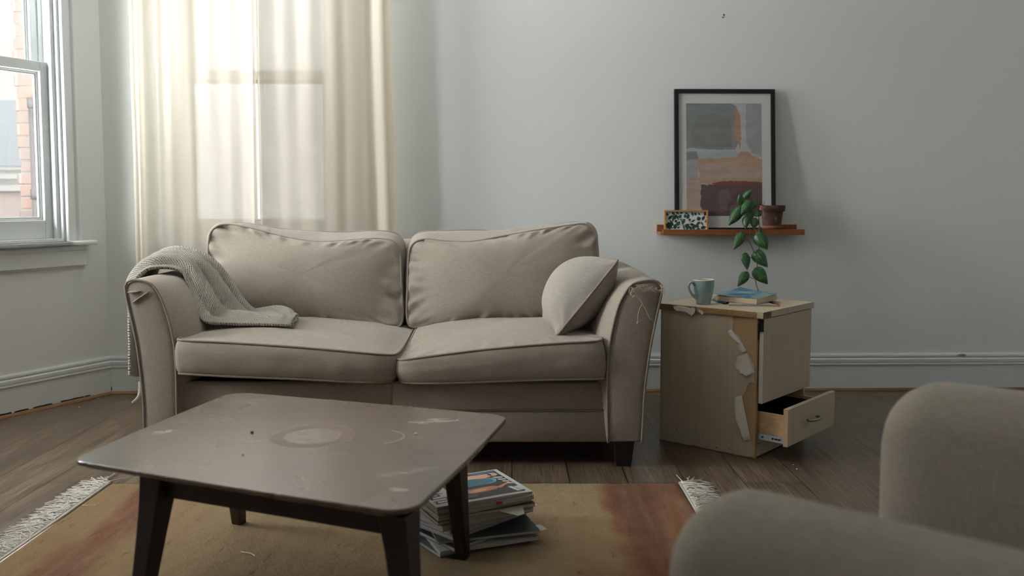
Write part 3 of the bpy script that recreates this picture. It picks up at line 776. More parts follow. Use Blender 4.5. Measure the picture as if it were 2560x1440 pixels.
# ------------------------------------------------------------------ rug
RX0, RX1, RY0, RY1 = -1.338, .556, 1.50, 2.945
def rug_mat():
    m, t, b = newmat('gabbeh_wool')
    oc = t.coord(); sep = t.add('ShaderNodeSeparateXYZ', i={0: oc}); x, y = sep.outputs[0], sep.outputs[1]
    wav = t.math('MULTIPLY', t.math('SUBTRACT', t.noise(oc, 3.2, 4, .6), .5), .16)
    wx = t.math('ADD', x, wav)
    u = t.add('ShaderNodeMapRange', i={0: wx, 1: RX0 - RXC, 2: RX1 - RXC, 3: 0., 4: 1.}).outputs[0]
    tan, sand, rust, red, org, straw = lin(134, 108, 76), lin(142, 120, 90), lin(112, 68, 50), lin(90, 44, 30), lin(122, 78, 48), lin(144, 122, 88)
    c = t.ramp(u, [(0., tan), (.055, tan), (.085, rust), (.125, lin(112, 74, 56)), (.155, tan), (.24, sand), (.42, lin(130, 110, 80)), (.60, straw), (.74, sand), (.85, straw), (.868, org), (.885, red), (.925, red), (.945, org), (1., org)])
    c = t.mix(t.ramp(t.noise(t.coord(scale=(1, 1.6, 1)), 6, 5, .65), [(.35, 0.), (.7, .38)]), c, lin(110, 88, 63))
    c = t.mix(t.ramp(t.noise(t.coord(scale=(14, 1.6, 1)), 1.6, 5, .6), [(.4, 0.), (.7, .3)]), c, lin(152, 134, 102))
    blot = t.ramp(t.noise(oc, 2.4, 3), [(.52, 0.), (.7, .5)])
    right = t.smooth(x, .10, .75)
    c = t.mix(t.math('MULTIPLY', blot, t.math('ADD', .12, right)), c, lin(102, 58, 36))
    cr_ = t.ramp(t.noise(t.coord(scale=(30, 8, 1)), 1., 6, .7), [(.30, .75), (.40, 0.)])
    c = t.mix(cr_, c, lin(70, 50, 32))
    flock = t.ramp(t.noise(oc, 160, 2), [(.70, 0.), (.76, .5)])
    c = t.mix(flock, c, lin(157, 143, 116))
    h = t.math('ADD', t.math('MULTIPLY', t.noise(oc, 130, 4, .7), .6), t.noise(oc, 24, 4))
    setin(t, b, color=c, rough=1., spec=.05, sheen=.1, normal=t.bump(h, 1., .010))
    return m
RXC = -.39
rug = thing('rug', 'faded tan and rust striped wool rug with white fringed ends under the coffee table', 'rug', (RXC, 2.25, 0))
mb = MB(); rows = []
NX, NY = 190, 90
for j in range(NY + 1):
    row = []
    for k in range(NX + 1):
        x = RX0 + (RX1 - RX0) * k / NX; y = RY0 + (RY1 - RY0) * j / NY
        e = min(j, NY - j, k, NX - k)
        z = .010 + .0022 * noise.noise(V((x * 9, y * 9, 0))) + .0016 * noise.noise(V((x * 40, y * 40, 2)))
        if e == 0: z = .002
        elif e == 1: z = .007
        x += .006 * noise.noise(V((y * 3, 0, 7))); y += .004 * noise.noise(V((x * 3, 0, 3)))
        row.append((x, y, max(z, .002)))
    rows.append(row)
mb.grid(rows)
mb.build('pile', rug_mat(), rug, smooth=True)
M_fringe = plain('cotton_fringe', (214, 208, 196), .9, var=.12, vscale=80)
def fringe(x, sg, y0, y1, n, seed):
    random.seed(seed); f = MB()
    f.box((min(x, x + sg * .005), y0, .003), (max(x, x + sg * .005), y1, .010))
    for k in range(n):
        y = y0 + (y1 - y0) * (k + random.random()) / n; L = random.uniform(.075, .115); a = random.gauss(.12, .36); lay = random.uniform(.004, .013)
        p = [V((x + sg * .006, y, .009))]; ang = a
        for s in range(5):
            ang += random.gauss(0, .30); p.append(p[-1] + V((sg * cos(ang), sin(ang) , 0)) * L / 5)
            p[-1].z = max(.002, lay * (1 - .12 * s) + random.uniform(-.001, .003))
        f.tube(cr(p, 10), [.0016] * 9 + [.0009], 5)
    o = f.build('fringe', M_fringe, rug, smooth=True); o['kind'] = 'stuff'; o['label'] = 'white cotton fringe'
fringe(RX0, -1, RY0, RY1 + .01, 1000, 21)
fringe(RX1, 1, RY0, RY1, 800, 22)
def thread(name, label, pts, r, mat, cat='thread'):
    c = sum((V(p) for p in pts), V()) / len(pts)
    o = MB().tube(cr([V(p) - c for p in pts], 16), r, 6).build(name, mat, smooth=True); o.location = c; tag(o, label, cat); return o
thread('loose_thread', 'short white loose thread lying on the rug under the coffee table', [(-0.721, 2.335, 0.014), (-0.710, 2.330, 0.014), (-0.698, 2.325, 0.015), (-0.685, 2.317, 0.014), (-0.677, 2.308, 0.014)], .0014, M_fringe)
thread('stray_yarn', 'pale stray yarn lying on the tan rug edge beside the left fringe', [(-1.317, 2.700, 0.014), (-1.299, 2.697, 0.015), (-1.279, 2.703, 0.014)], .0012, M_fringe)

# ------------------------------------------------------------------ coffee table
TZ = .385
TC = {'L': V((-0.962, 1.919, 0.385)), 'B': V((-0.823, 2.618, 0.385)), 'R': V((-0.006, 2.324, 0.385)), 'F': V((-0.183, 1.583, 0.385))}
ctr = sum(TC.values(), V()) / 4
RING = (V((-0.476, 2.118, 0.385)) - ctr); ARC = (V((-0.319, 2.111, 0.385)) - ctr)
SMEARS = []
for p, rx, ry, ro, am in (((-0.199, 2.266, 0.385), .085, .030, .2, .75), ((-0.852, 2.155, 0.385), .05, .018, .6, .45), ((-0.217, 1.724, 0.385), .028, .020, .3, .6), ((-0.707, 2.490, 0.385), .11, .05, .1, .16), ((-0.224, 1.833, 0.385), .09, .02, .5, .25), ((-0.229, 2.111, 0.385), .05, .03, 0., .3)):
    q = V(p) - ctr; SMEARS.append((q.x, q.y, rx, ry, ro, am))
M_top = table_top_mat()
table = thing('coffee_table', 'worn dark walnut coffee table with a pale heat ring on its rounded top', 'coffee table', (ctr.x, ctr.y, 0))
def rounded_quad(pts, r, n=9, bow=.006):
    out = []; L = len(pts)
    for i in range(L):
        p0, p, p1 = pts[i - 1], pts[i], pts[(i + 1) % L]
        a = (p0 - p).normalized(); b = (p1 - p).normalized()
        ang = a.angle(b); d = r / math.tan(ang / 2)
        s, e = p + a * d, p + b * d
        c = p + (a + b).normalized() * (r / sin(ang / 2))
        for k in range(n):
            t = k / (n - 1); q = (s - c).lerp(e - c, t)
            out.append(c + q.normalized() * r)
        # gentle outward bow along the following edge
        nx = pts[(i + 1) % L]; m = (p + nx) / 2; o = (m - sum(pts, V()) / L).normalized()
        for t in (.25, .5, .75):
            bp = (p.lerp(nx, .12)).lerp(p.lerp(nx, .88), t); out.append(bp + o * bow * 4 * t * (1 - t))
    return out
Q = [TC['L'], TC['F'], TC['R'], TC['B']]
loop = rounded_quad(Q, .052)
tc = sum(loop, V()) / len(loop)
def lp(sc_in, z): 
    return [tuple(tc + (p - tc) * (1 - sc_in / (p - tc).length) + V((0, 0, z - TZ))) for p in loop]
mb = MB(); n = len(loop)
mb.grid([lp(.0035, TZ), lp(.001, TZ - .0015), lp(0, TZ - .004), lp(.001, TZ - .010), lp(.022, TZ - .0185), lp(.03, TZ - .019)], 0, True)
top = lp(.0035, TZ); mb.flat(top, 0); mb.flat(lp(.03, TZ - .019)[::-1], 0)
# object origin stays at the table's own centre, on the top's plan
tp = mb.build('tabletop', M_top, table)
tp.data.polygons.foreach_set('use_smooth', [len(p.vertices) == 4 for p in tp.data.polygons])
# legs: tapered, splayed outwards; bottoms stand on the rug
LEGB = {'B': V((-0.794, 2.545, 0.012)), 'R': V((-0.129, 2.292, 0.012))}
EX = (TC['F'] - TC['L']).normalized(); EY = V((-EX.y, EX.x, 0))
LEGT = {k: TC[k].lerp(ctr, .215) for k in 'LBRF'}
LEGB['B'] = LEGB['B'] + V((0, .012, 0)); LEGB['R'] = LEGB['R'] + V((0, .012, 0))
LEGT['R'] = V((-.150, 2.222, TZ)); LEGT['B'] = V((-.765, 2.40, TZ)); LEGT['L'] = V((-0.791, 1.869, 0.366)) + EX * .030 + EY * .032; LEGT['F'] = V((-0.198, 1.613, 0.366)) - EX * .030 + EY * .032
LEGB['L'] = V((LEGT['L'].x - .050, LEGT['L'].y - .035, .012)); LEGB['F'] = V((LEGT['F'].x + .036, LEGT['F'].y - .045, .012))
ex = (LEGT['F'] - LEGT['L']); ex.z = 0; ex.normalize(); ey = V((-ex.y, ex.x, 0))
for k in 'LFRB':
    t, b = LEGT[k], LEGB[k]; mb = MB(); rows = []
    for s in range(6):
        u = s / 5; p = t.lerp(b, u); p.z = (TZ - .019) * (1 - u) + .010 * u
        w = .027 * (1 - u) + .0155 * u
        w *= 1.0 + .12 * max(0, .25 - u) / .25
        rows.append([tuple(p + ex * (a * w) + ey * (c * w)) for a, c in ((-1, -1), (1, -1), (1, 1), (-1, 1))])
    mb.grid(rows, 0, True); mb.flat(rows[0]); mb.flat(rows[-1][::-1])
    mb.build('leg', M_table_leg, table, bevel=.004, fix=True)
for a, b in (('L', 'F'), ('F', 'R'), ('R', 'B'), ('B', 'L')):
    p, q = LEGT[a].copy(), LEGT[b].copy(); p.z = q.z = 0
    d = (q - p).normalized(); o = V((-d.y, d.x, 0)); w = .010; z0, z1 = TZ - .066, TZ - .0185
    bot = [p - o * w, q - o * w, q + o * w, p + o * w]
    MB().hexa([tuple(v + V((0, 0, z0))) for v in bot], [tuple(v + V((0, 0, z1))) for v in bot]).build('apron', M_table_leg, table, bevel=.002)
def crumb(name, label, pos, r, mat, cat, seed):
    random.seed(seed); mb = MB(); rows = []
    for j in range(5):
        th = pi * j / 4; rows.append([(r * sin(th) * cos(a) * random.uniform(.7, 1.4), r * sin(th) * sin(a) * random.uniform(.6, 1.2), r * .5 * (cos(th)) + r * .5) for a in [2 * pi * k / 7 for k in range(7)]])
    mb.grid(rows, 0, True); o = mb.build(name, mat); o.location = pos; tag(o, label, cat); return o
M_crumb = plain('dark_crumb', (42, 36, 32), .9); M_chip_w = plain('paint_flake', (226, 222, 212), .8)
crumb('dark_crumb', 'small dark crumb on the table top left of the heat ring', (-0.630, 2.147, 0.385), .0042, M_crumb, 'crumb', 2)
crumb('brown_crumb', 'tiny brown crumb on the table top in front of the dark crumb', (-0.595, 1.956, 0.385), .0022, plain('brown_crumb', (120, 104, 84), .9), 'crumb', 3)
crumb('plaster_crumb', 'tiny white crumb on the table top right of the heat ring', (-0.232, 2.136, 0.385), .0034, M_chip_w, 'crumb', 4)
for i, (p, l) in enumerate((((-1.974, 4.237, -0.000), 'white paint flake on the floor nearest the room corner'), ((-1.978, 4.056, 0.000), 'white paint flake on the floor by the bay skirting, nearer the camera'), ((1.007, 3.163, 0.000), 'white crumb on the floor in front of the open drawer, the farther one'), ((1.003, 3.110, 0.000), 'white crumb on the floor in front of the open drawer, the nearer and larger one'))):
    crumb('paint_flake', l, p, .0042 if i != 2 else .003, M_chip_w, 'paint flake', 30 + i)
# ------------------------------------------------------------------ magazines
MAGC = [((-.135, 2.470), 34, .008, (92, 104, 112)), ((-.100, 2.452), 22, .009, (196, 196, 190)), ((-.118, 2.470), 41, .010, (64, 78, 88)), ((-.092, 2.462), 17, .008, (72, 78, 76)),
        ((-.138, 2.500), 46, .010, (176, 190, 196)), ((-.130, 2.494), 44, .009, (62, 128, 160)), ((-.120, 2.484), 38, .011, (186, 200, 204)), ((-.122, 2.468), 33, .008, (58, 58, 60)),
        ((-.126, 2.450), 34, .012, (206, 200, 168)), ((-.118, 2.446), 27, .009, (124, 150, 136)), ((-.112, 2.444), 25, .010, (78, 52, 58)), ((-.124, 2.442), 30, .009, (198, 198, 196)), ((-.116, 2.440), 26, .012, (150, 148, 142)), ((-.121, 2.443), 27.3, .008, (208, 208, 204))]
MLAB = ['bottom magazine of the stack, slate grey, lying on the rug', 'second magazine from the bottom of the stack, pale grey', 'third magazine from the bottom of the stack, blue grey', 'fourth magazine from the bottom, dark grey and turned to the right',
        'fifth magazine from the bottom, pale blue and turned out to the left', 'sixth magazine from the bottom, bright blue cover edge', 'seventh magazine from the bottom, pale sky coloured cover', 'eighth magazine from the bottom, charcoal cover',
        'sixth magazine from the top, cream cover', 'fifth magazine from the top, sage green cover', 'fourth magazine from the top, plum cover', 'third magazine from the top, white cover with a loose leaf sticking out', 'second magazine from the top, thick with a red tab on its edge', 'topmost magazine of the stack, dark photo cover showing hands and blue cloth']
M_page = plain('magazine_pages', (196, 190, 178), .8, var=.1, vscale=120)
def page_mat():
    m, t, b = newmat('page_edges')
    w = t.noise(t.coord(scale=(4, 4, 900)), 1., 2)
    setin(t, b, color=t.mix(w, lin(124, 118, 106), lin(206, 200, 188)), rough=.8)
    return m
M_pages = page_mat()
z = .0125; random.seed(17); mags = []
for i, ((cx, cy), yaw, th, rgb) in enumerate(MAGC):
    root = thing('magazine', MLAB[i], 'magazine', (cx, cy, z), radians(yaw), group='magazines stacked by the table leg')
    PMl = PM[root.name]; a, b = .142, .112
    def warp(x, y):   # slightly curled sheets
        return .0022 * noise.noise(V((x * 9 + i * 5, y * 9, i))) * (1 if 0 < i else .3)
    def slab(x0, x1, y0, y1, z0, z1, mat, name, wob=True):
        mb = MB(); n = 10; T, Bm = [], []
        for j in range(n + 1):
            rt, rb = [], []
            for k in range(n + 1):
                x = x0 + (x1 - x0) * k / n; y = y0 + (y1 - y0) * j / n; w = warp(x, y) * .35
                rt.append((x, y, z1 + w)); rb.append((x, y, z0 + w))
            T.append(rt); Bm.append(rb)
        mb.grid(T); mb.grid([r[::-1] for r in Bm])
        for q in ([(T[0][k], Bm[0][k]) for k in range(n + 1)], [(T[n][k], Bm[n][k]) for k in range(n, -1, -1)], [(T[k][0], Bm[k][0]) for k in range(n, -1, -1)], [(T[k][n], Bm[k][n]) for k in range(n + 1)]):
            mb.grid([[p[0] for p in q], [p[1] for p in q]])
        return mb.build(name, mat, root, world=False, fix=True)
    cm = plain('magazine_cover', rgb, .32, var=.22, vscale=14, spec=.5)
    slab(-a + .002, a - .001, -b + .001, b - .001, .0006, th - .0007, M_pages, 'pages')
    slab(-a, a, -b, b, th - .0007, th, cm, 'cover'); slab(-a, a, -b, b, 0, .0006, cm, 'back_cover')
    s = slab(-a, a, b - .0015, b + .0003, 0, th, cm, 'spine')
    mags.append((root, th)); z += th + .0007
def patch(root, name, polys, mats, zz, lab=None):
    mb = MB()
    for poly, mi in polys: mb.prism([(x, y, zz + .00015 * mi) for x, y in poly], (0, 0, .0002), mi)
    o = mb.build(name, mats, root, world=False)
    if lab: o['label'] = lab
    return o
g = lambda *c: plain('print_ink', c, .35, var=.14, vscale=60)
inks = [g(66, 66, 66), g(196, 130, 100), g(218, 168, 132), g(112, 152, 160), g(70, 104, 118), g(206, 208, 206), g(96, 92, 88), g(86, 100, 130), g(40, 40, 42)]
root, th = mags[-1]
def blob(cx, cy, rx, ry, rot=0, n=14, j=.12, seed=1):
    random.seed(seed); r = radians(rot); out = []
    for k in range(n):
        a = 2 * pi * k / n; u = rx * cos(a) * random.uniform(1 - j, 1 + j); w = ry * sin(a) * random.uniform(1 - j, 1 + j)
        out.append((cx + u * cos(r) - w * sin(r), cy + u * sin(r) + w * cos(r)))
    return out
R = lambda x0, y0, x1, y1: [(x0, y0), (x1, y0), (x1, y1), (x0, y1)]
pol = [(R(-.066, -.098, .128, .102), 0), (R(-.066, .085, .05, .102), 7), (R(.05, .082, .128, .102), 7),
       (blob(.02, .022, .070, .030, 4, seed=4), 4), (blob(.062, .020, .038, .026, 10, seed=5), 3), (blob(-.02, .030, .034, .018, 0, seed=6), 3),
       (blob(.058, .066, .048, .021, 2, seed=7), 2), (blob(.010, .062, .026, .016, -8, seed=8), 1), (blob(.108, .070, .014, .014, 0, seed=9), 2), ([(-.006, .072), (-.022, .084), (-.020, .080), (-.004, .066)], 1),
       (blob(.024, -.040, .052, .017, 6, seed=10), 1), (blob(.010, -.046, .030, .011, 8, seed=11), 2), ([(.07, -.036), (.124, -.006), (.126, -.012), (.076, -.048)], 1),
       ([(-.060, .012), (-.020, .008), (-.012, -.030), (-.040, -.052), (-.064, -.020)], 5), ([(-.066, -.01), (-.05, -.02), (-.042, -.07), (-.066, -.09)], 6),
       ([(-.066, .020), (-.058, .020), (-.024, -.050), (-.034, -.052)], 8), (blob(-.02, -.078, .018, .012, 40, seed=12), 6)]
for k in range(4): pol.append(([(.098 + .004 * k, .046 - .020 * k), (.122 + .001 * k, .038 - .020 * k), (.122 + .001 * k, .028 - .020 * k), (.098 + .004 * k, .036 - .020 * k)], 5))
pol += [([(.096, -.052), (.108, -.050), (.118, -.092), (.106, -.094)], 5), ([(.112, -.056), (.127, -.054), (.127, -.090), (.120, -.090)], 5)]
patch(root, 'cover_photo', pol, inks, th + .0006, 'dark cover photo of hands and blue cloth')
# black masthead strokes along the left margin of the cover
random.seed(2); st = []
for k in range(11):
    y = -.094 + k * .0175; x = -.134
    L = .048 if k % 3 else .036
    st.append(([(x, y), (x + L, y + .004), (x + L, y + .0085), (x, y + .0045)], 0))
    if k % 2: st.append(([(x + L - .006, y + .004), (x + L, y + .004), (x + L - .002, y + .017), (x + L - .008, y + .017)], 0))
    else: st.append(([(x, y), (x + .006, y + .001), (x + .010, y + .018), (x + .005, y + .018)], 0))
patch(root, 'masthead', st, [inks[8]], th + .0006, 'black masthead lettering')
root2, th2 = mags[-2]
mb = MB(); mb.box((.03, -.1165, .0035), (.044, -.1115, .0105)); mb.build('red_tab', plain('red_print', (176, 36, 40), .5), root2, world=False)
root3, th3 = mags[-5]
def leafs(root, pts, name, mat, drop):
    mb = MB(); n = len(pts); mb.prism([(x, y, zz) for x, y, zz in pts], (0, 0, .0006)); return mb.build(name, mat, root, world=False)
leafs(mags[-4][0], [(.03, -.108, .004), (.105, -.108, .005), (.095, -.140, -.004), (.075, -.142, -.006), (.048, -.124, 0)], 'loose_leaf', M_page, 0)
leafs(mags[-3][0], [(.13, -.04, .005), (.14, -.09, .004), (.172, -.078, -.002), (.165, -.06, -.001)], 'bent_corner', M_page, 0)
leafs(mags[3][0], [(.13, -.06, .004), (.14, -.106, .003), (.168, -.096, .002), (.160, -.06, .003)], 'bent_corner', M_page, 0)
# coloured strips printed along the sides that fan out to the left
for i, c in ((5, (46, 140, 186)), (6, (120, 186, 206)), (4, (222, 226, 224)), (8, (214, 170, 120))):
    r, t_ = mags[i]; patch(r, 'cover_stripe', [(R(-.140, -.05, .10, -.012), 0), (R(-.140, -.108, -.06, -.06), 1)], [plain('stripe_ink', c, .35), plain('stripe_ink_pale', (212, 216, 214), .4)], t_ + .0005)

# ------------------------------------------------------------------ bedside cabinet
OC = V((.889, 3.237, 0)); MC = Matrix.Translation(OC) @ Matrix.Rotation(atan2(.751, .66), 4, 'Z')
W, DP, HT = .432, .405, .520
cab = thing('bedside_cabinet', 'battered pale veneer bedside cabinet with peeling side and open drawer beside the sofa', 'cabinet', M=MC)
def cb(name, mats, mb, bevel=.0015, parent=None, **k):
    o = mb.build(name, mats, parent or cab, world=False, bevel=bevel, **k); PM[o.name] = MC; return o
cb('side_panel', M_mdf, MB().box((.0012, 0, .0), (.018, DP, HT)))
cb('side_panel', M_veneer, MB().box((W - .018, 0, .0), (W, DP, HT)))
cb('back_panel', M_veneer, MB().box((.018, DP - .006, .02), (W - .018, DP - .0005, HT)))
cb('bottom_shelf', M_veneer, MB().box((.018, .004, .050), (W - .018, DP - .006, .066)))
cb('divider_shelf', M_inside, MB().box((.018, .03, .205), (W - .018, DP - .006, .219)))
cb('plinth', M_veneer, MB().box((.018, .002, .004), (W - .018, .018, .050)))
tp_ = cb('top_panel', [M_veneer, M_chip, M_edge], MB().box((-.008, -.026, HT + .0005), (W + .008, DP + .006, HT + .024)).box((-.0098, .0, HT + .002), (-.0078, .245, HT + .0225), 1).box((-.0096, .245, HT + .001), (-.0078, DP + .004, HT + .0235), 2).box((-.0085, -.0274, HT + .002), (.055, -.0255, HT + .0225), 2), bevel=.001)
# torn veneer along the top's edge
random.seed(6)
def rag(pts, off): 
    return MB().prism([(-.0105, y, z) for y, z in pts], (off, 0, 0))
cb('torn_edging', M_veneer_back, rag([(.343, .538), (.325, .541), (.295, .540), (.27, .536), (.255, .540), (.247, .532), (.252, .518), (.262, .508), (.272, .514), (.29, .521), (.31, .522), (.325, .520), (.338, .527)], -.004), 0, tp_)
cb('torn_edging', M_veneer_back, rag([(.232, .533), (.222, .531), (.212, .524), (.216, .515), (.224, .520), (.234, .526)], -.003), 0, tp_)
# veneer sheet on the left side with its ragged torn edge
edge_pts = [(.100, .519), (.094, .497), (.098, .470), (.086, .455), (.072, .449), (.060, .430), (.052, .412), (.046, .395), (.036, .385), (.028, .378), (.018, .360), (.008, .345), (.006, .318), (.008, .296), (.004, .283), (.018, .282), (.030, .277), (.036, .262), (.042, .246), (.048, .232), (.055, .228), (.054, .205), (.046, .18), (.040, .150), (.034, .118), (.028, .092), (.016, .070), (.008, .048), (.004, .035), (.003, .02), (.003, .004)]
vs = [(-.0012, y, z) for y, z in edge_pts]
bot = []; random.seed(9); y = .003
while y < DP: y += random.uniform(.006, .02); bot.append((-.0012, min(y, DP), .002 + random.choice([0, .002, .006, .003])))
sheet = [(-.0012, DP, HT)] + vs + bot
cb('side_veneer', M_veneer, MB().prism(sheet, (.0024, 0, 0)), 0)
def curl(name, base, tipdir, width, turns, n=10, m=8, flare=.0):
    """strip of veneer lifting off along a base line and curling away from the panel"""
    a, b = V(base[0]), V(base[1]); ax = (b - a).normalized(); rows = []
    td = V(tipdir); td = (td - ax * td.dot(ax)).normalized(); out = V((-1, 0, 0))
    L = width
    for i in range(m + 1):
        p = a.lerp(b, i / m); row = []; q = p.copy(); ang = radians(4)
        w = L * (.55 + .45 * sin(pi * (i + .6) / (m + 1))) * (1 + .18 * noise.noise(V((i * .9, L * 50, 1))))
        for k in range(n + 1):
            row.append(tuple(q)); ang = radians(4) + turns * 2 * pi * k / n
            q = q + (td * cos(ang) + out * sin(ang)) * w / n
        rows.append(row)
    mb = MB(); mb.grid(rows)
    o = cb(name, [M_veneer_back], mb, 0); o.data.polygons.foreach_set('use_smooth', [True] * len(o.data.polygons))
    o.modifiers.new('t', 'SOLIDIFY').thickness = .0008
    return o
curl('peeled_flap', ((-.002, .104, .470), (-.002, .060, .425)), (0, .5, -.5), .036, .48)
curl('peeled_flap', ((-.002, .058, .425), (-.002, .040, .396)), (0, .5, -.5), .034, .40)
curl('peeled_flap', ((-.002, .037, .388), (-.002, .006, .318)), (0, .72, -.30), .058, .20)
curl('peeled_flap', ((-.002, .055, .228), (-.002, .016, .070)), (0, .9, -.05), .040, .22)
for y, z, s in ((.326, .050, .006), (.209, .052, .005), (.15, .012, .007), (.10, .016, .005), (.045, .085, .005), (.03, .062, .006)):
    cb('nick', M_edge, MB().prism([(-.0018, y + s * u, z + s * w) for u, w in ((0, 0), (.8, .3), (1, 1), (.3, .9))], (.0008, 0, 0)), 0)
# door (closed) with raw edge showing
door = cb('door', M_veneer, MB().box((.012, -.020, .206), (W - .001, -.003, HT - .003)))
cb('edge_strip', M_veneer_back, MB().box((.0108, -.0195, .206), (.0121, -.004, .462)), 0, door)
cb('bare_edge', M_dark, MB().box((.0106, -.0195, .470), (.0121, -.004, HT - .006)), 0, door)
cb('hinge', M_inside, MB().box((.004, -.004, .44), (.012, .02, .50)), .001)
# drawer, pulled open
DO = -.105
dr = MB()
dr.box((.026, DO, .080), (.038, .28, .172)); dr.box((W - .038, DO, .080), (W - .026, .28, .172)); dr.box((.038, .268, .080), (W - .038, .28, .165)); dr.box((.038, DO, .083), (W - .038, .268, .088))
drawer = cb('drawer', M_drawer_side, dr, .001)
fr = cb('drawer_front', M_veneer, MB().box((.004, DO - .018, .066), (W - .002, DO, .202)), .0015, drawer)
cb('edge_strip', M_mdf, MB().box((.0032, DO - .0175, .066), (.0041, DO - .0005, .202)), 0, drawer)
sl = MB(); sl.box((.0185, DO + .002, .072), (.026, .26, .094)); sl.box((.0165, DO + .002, .0715), (.0185, .26, .075)); sl.box((.0165, DO + .002, .091), (.0185, .26, .0945))
cb('slide', M_zinc, sl, .0005, drawer)
for y in (DO + .020, DO + .032, DO + .045, DO + .085): cb('screw', M_dark, MB().tube([(.0158, y, .083), (.0186, y, .083)], .0035, 10), 0, drawer)
cb('catch', M_dark, MB().box((.0155, DO + .014, .0815), (.0185, DO + .038, .0845)), 0, drawer)
cb('painted_shade', M_inside, MB().box((.0385, DO + .001, .0885), (W - .0385, .2675, .0895)).box((W - .0395, DO + .001, .089), (W - .0382, .2675, .160)).box((.0385, .266, .089), (W - .0385, .2678, .160)), 0, drawer)  # dark sheets put in for the shade inside the drawer
hx = W * .49; hp = [(hx - .042, DO - .018, .134), (hx - .040, DO - .030, .134), (hx - .025, DO - .040, .134), (hx, DO - .043, .134), (hx + .025, DO - .040, .134), (hx + .040, DO - .030, .134), (hx + .042, DO - .018, .134)]
cb('handle', M_steel, MB().tube(cr(hp, 24), .0048, 10), 0, drawer, smooth=True)

# mug
M_mug = plain('glazed_blue_stoneware', (138, 160, 161), .22, var=.10, vscale=14, spec=.55, coat=.3)
M_mug_in = plain('cream_glaze_inside', (206, 164, 136), .3, var=.05, spec=.5); M_rim = plain('pale_rim_glaze', (220, 214, 200), .25)
CT = HT + .024
mp = MC @ V((.085, .268, CT))
mug = thing('mug', 'pale blue glazed stoneware mug with a cream rim on the cabinet top', 'mug', tuple(mp))
pf = [(0, .001), (.026, .001), (.0275, .003), (.029, .012), (.033, .03), (.037, .05), (.0395, .07), (.0405, .086), (.0405, .0935)]
MB().lathe(pf, 48).build('body', M_mug, mug, smooth=True, world=False)
MB().lathe([(.0405, .0935), (.0402, .0955), (.0390, .0962), (.0376, .0955), (.0372, .0935)], 48).build('rim', M_rim, mug, smooth=True, world=False)
MB().lathe([(.0372, .0935), (.0368, .085), (.034, .05), (.030, .025), (.024, .010), (0, .008)], 48).build('inside', M_mug_in, mug, smooth=True, world=False)
ha = radians(200)
hd = V((cos(ha), sin(ha), 0))
hp = [hd * .0375 + V((0, 0, .074)), hd * .047 + V((0, 0, .086)), hd * .060 + V((0, 0, .084)), hd * .0665 + V((0, 0, .072)), hd * .062 + V((0, 0, .055)), hd * .050 + V((0, 0, .038)), hd * .040 + V((0, 0, .030)), hd * .031 + V((0, 0, .024))]
MB().tube(cr(hp, 30), [.0068 - .0022 * sin(pi * i / 29) for i in range(30)], 12).build('handle', M_mug, mug, smooth=True, world=False)

# booklet and thick paperback
def corners(*pts): return [V(p) for p in pts]
def book(name, label, cat, c, z0, th, cover, pages, curl_=.0, group=None):
    near, right, far, left = c
    m = (near + right + far + left) / 4; root = thing(name, label, cat, (m.x, m.y, z0))
    def lay(zz, inset, name, mat, t, cu=0.):
        mb = MB(); n = 12; T = []
        for j in range(n + 1):
            row = []
            for k in range(n + 1):
                u, w = k / n, j / n
                p = near.lerp(right, u).lerp(left.lerp(far, u), w); p = m + (p - m) * (1 - inset)
                row.append((p.x, p.y, zz + cu * (u ** 3) * .9 + cu * .8 * (w ** 4)))
            T.append(row)
        B_ = [[(x, y, zz_ - t) for x, y, zz_ in r] for r in T]
        mb.grid(T); mb.grid([r[::-1] for r in B_])
        for q in ([(T[0][k], B_[0][k]) for k in range(n + 1)], [(T[n][k], B_[n][k]) for k in range(n, -1, -1)], [(T[k][0], B_[k][0]) for k in range(n, -1, -1)], [(T[k][n], B_[k][n]) for k in range(n + 1)]):
            mb.grid([[a[0] for a in q], [a[1] for a in q]])
        return mb.build(name, mat, root, fix=True)
    lay(z0 + .0008, 0, 'back_cover', cover, .0008); lay(z0 + th - .001, .012, 'pages', pages, th - .0022); o = lay(z0 + th + .0002, 0, 'cover', cover, .0009, curl_)
    return root
M_bookpages = plain('yellowed_pages', (206, 184, 152), .85, var=.06, vscale=300)
def cover_mat():
    m, t, b = newmat('blue_print_cover')
    oc = t.coord()
    n = t.noise(oc, 22, 4, .6, .6)
    c = t.ramp(n, [(.32, lin(30, 78, 112)), (.46, lin(58, 116, 148)), (.56, lin(128, 164, 176)), (.66, lin(166, 176, 168)), (.78, lin(112, 116, 90))])
    setin(t, b, color=c, rough=.3, spec=.5); return m
bz = CT + .0145
book('booklet', 'thin white booklet with a red back lying under the thick paperback', 'booklet', corners((0.827, 3.414, 0.545), (1.009, 3.389, 0.545), (1.066, 3.694, 0.545), (0.901, 3.664, 0.545)), CT + .0005, .006, plain('white_red_cover', (198, 186, 176), .45), M_page)
o = bpy.data.objects['booklet']
rb = MB(); rb.prism([(0.984, 3.522, 0.551), (1.030, 3.454, 0.551), (1.005, 3.375, 0.551), (1.011, 3.579, 0.551)], (0, 0, .0003)); rb.build('red_panel', plain('red_cover_print', (166, 62, 52), .5), o)
bk_ = book('paperback', 'thick paperback with a curled blue cover on the bedside cabinet', 'book', corners((0.928, 3.392, 0.572), (1.051, 3.550, 0.572), (0.956, 3.756, 0.572), (0.799, 3.520, 0.572)), CT + .0072, .0215, cover_mat(), M_bookpages, .006)
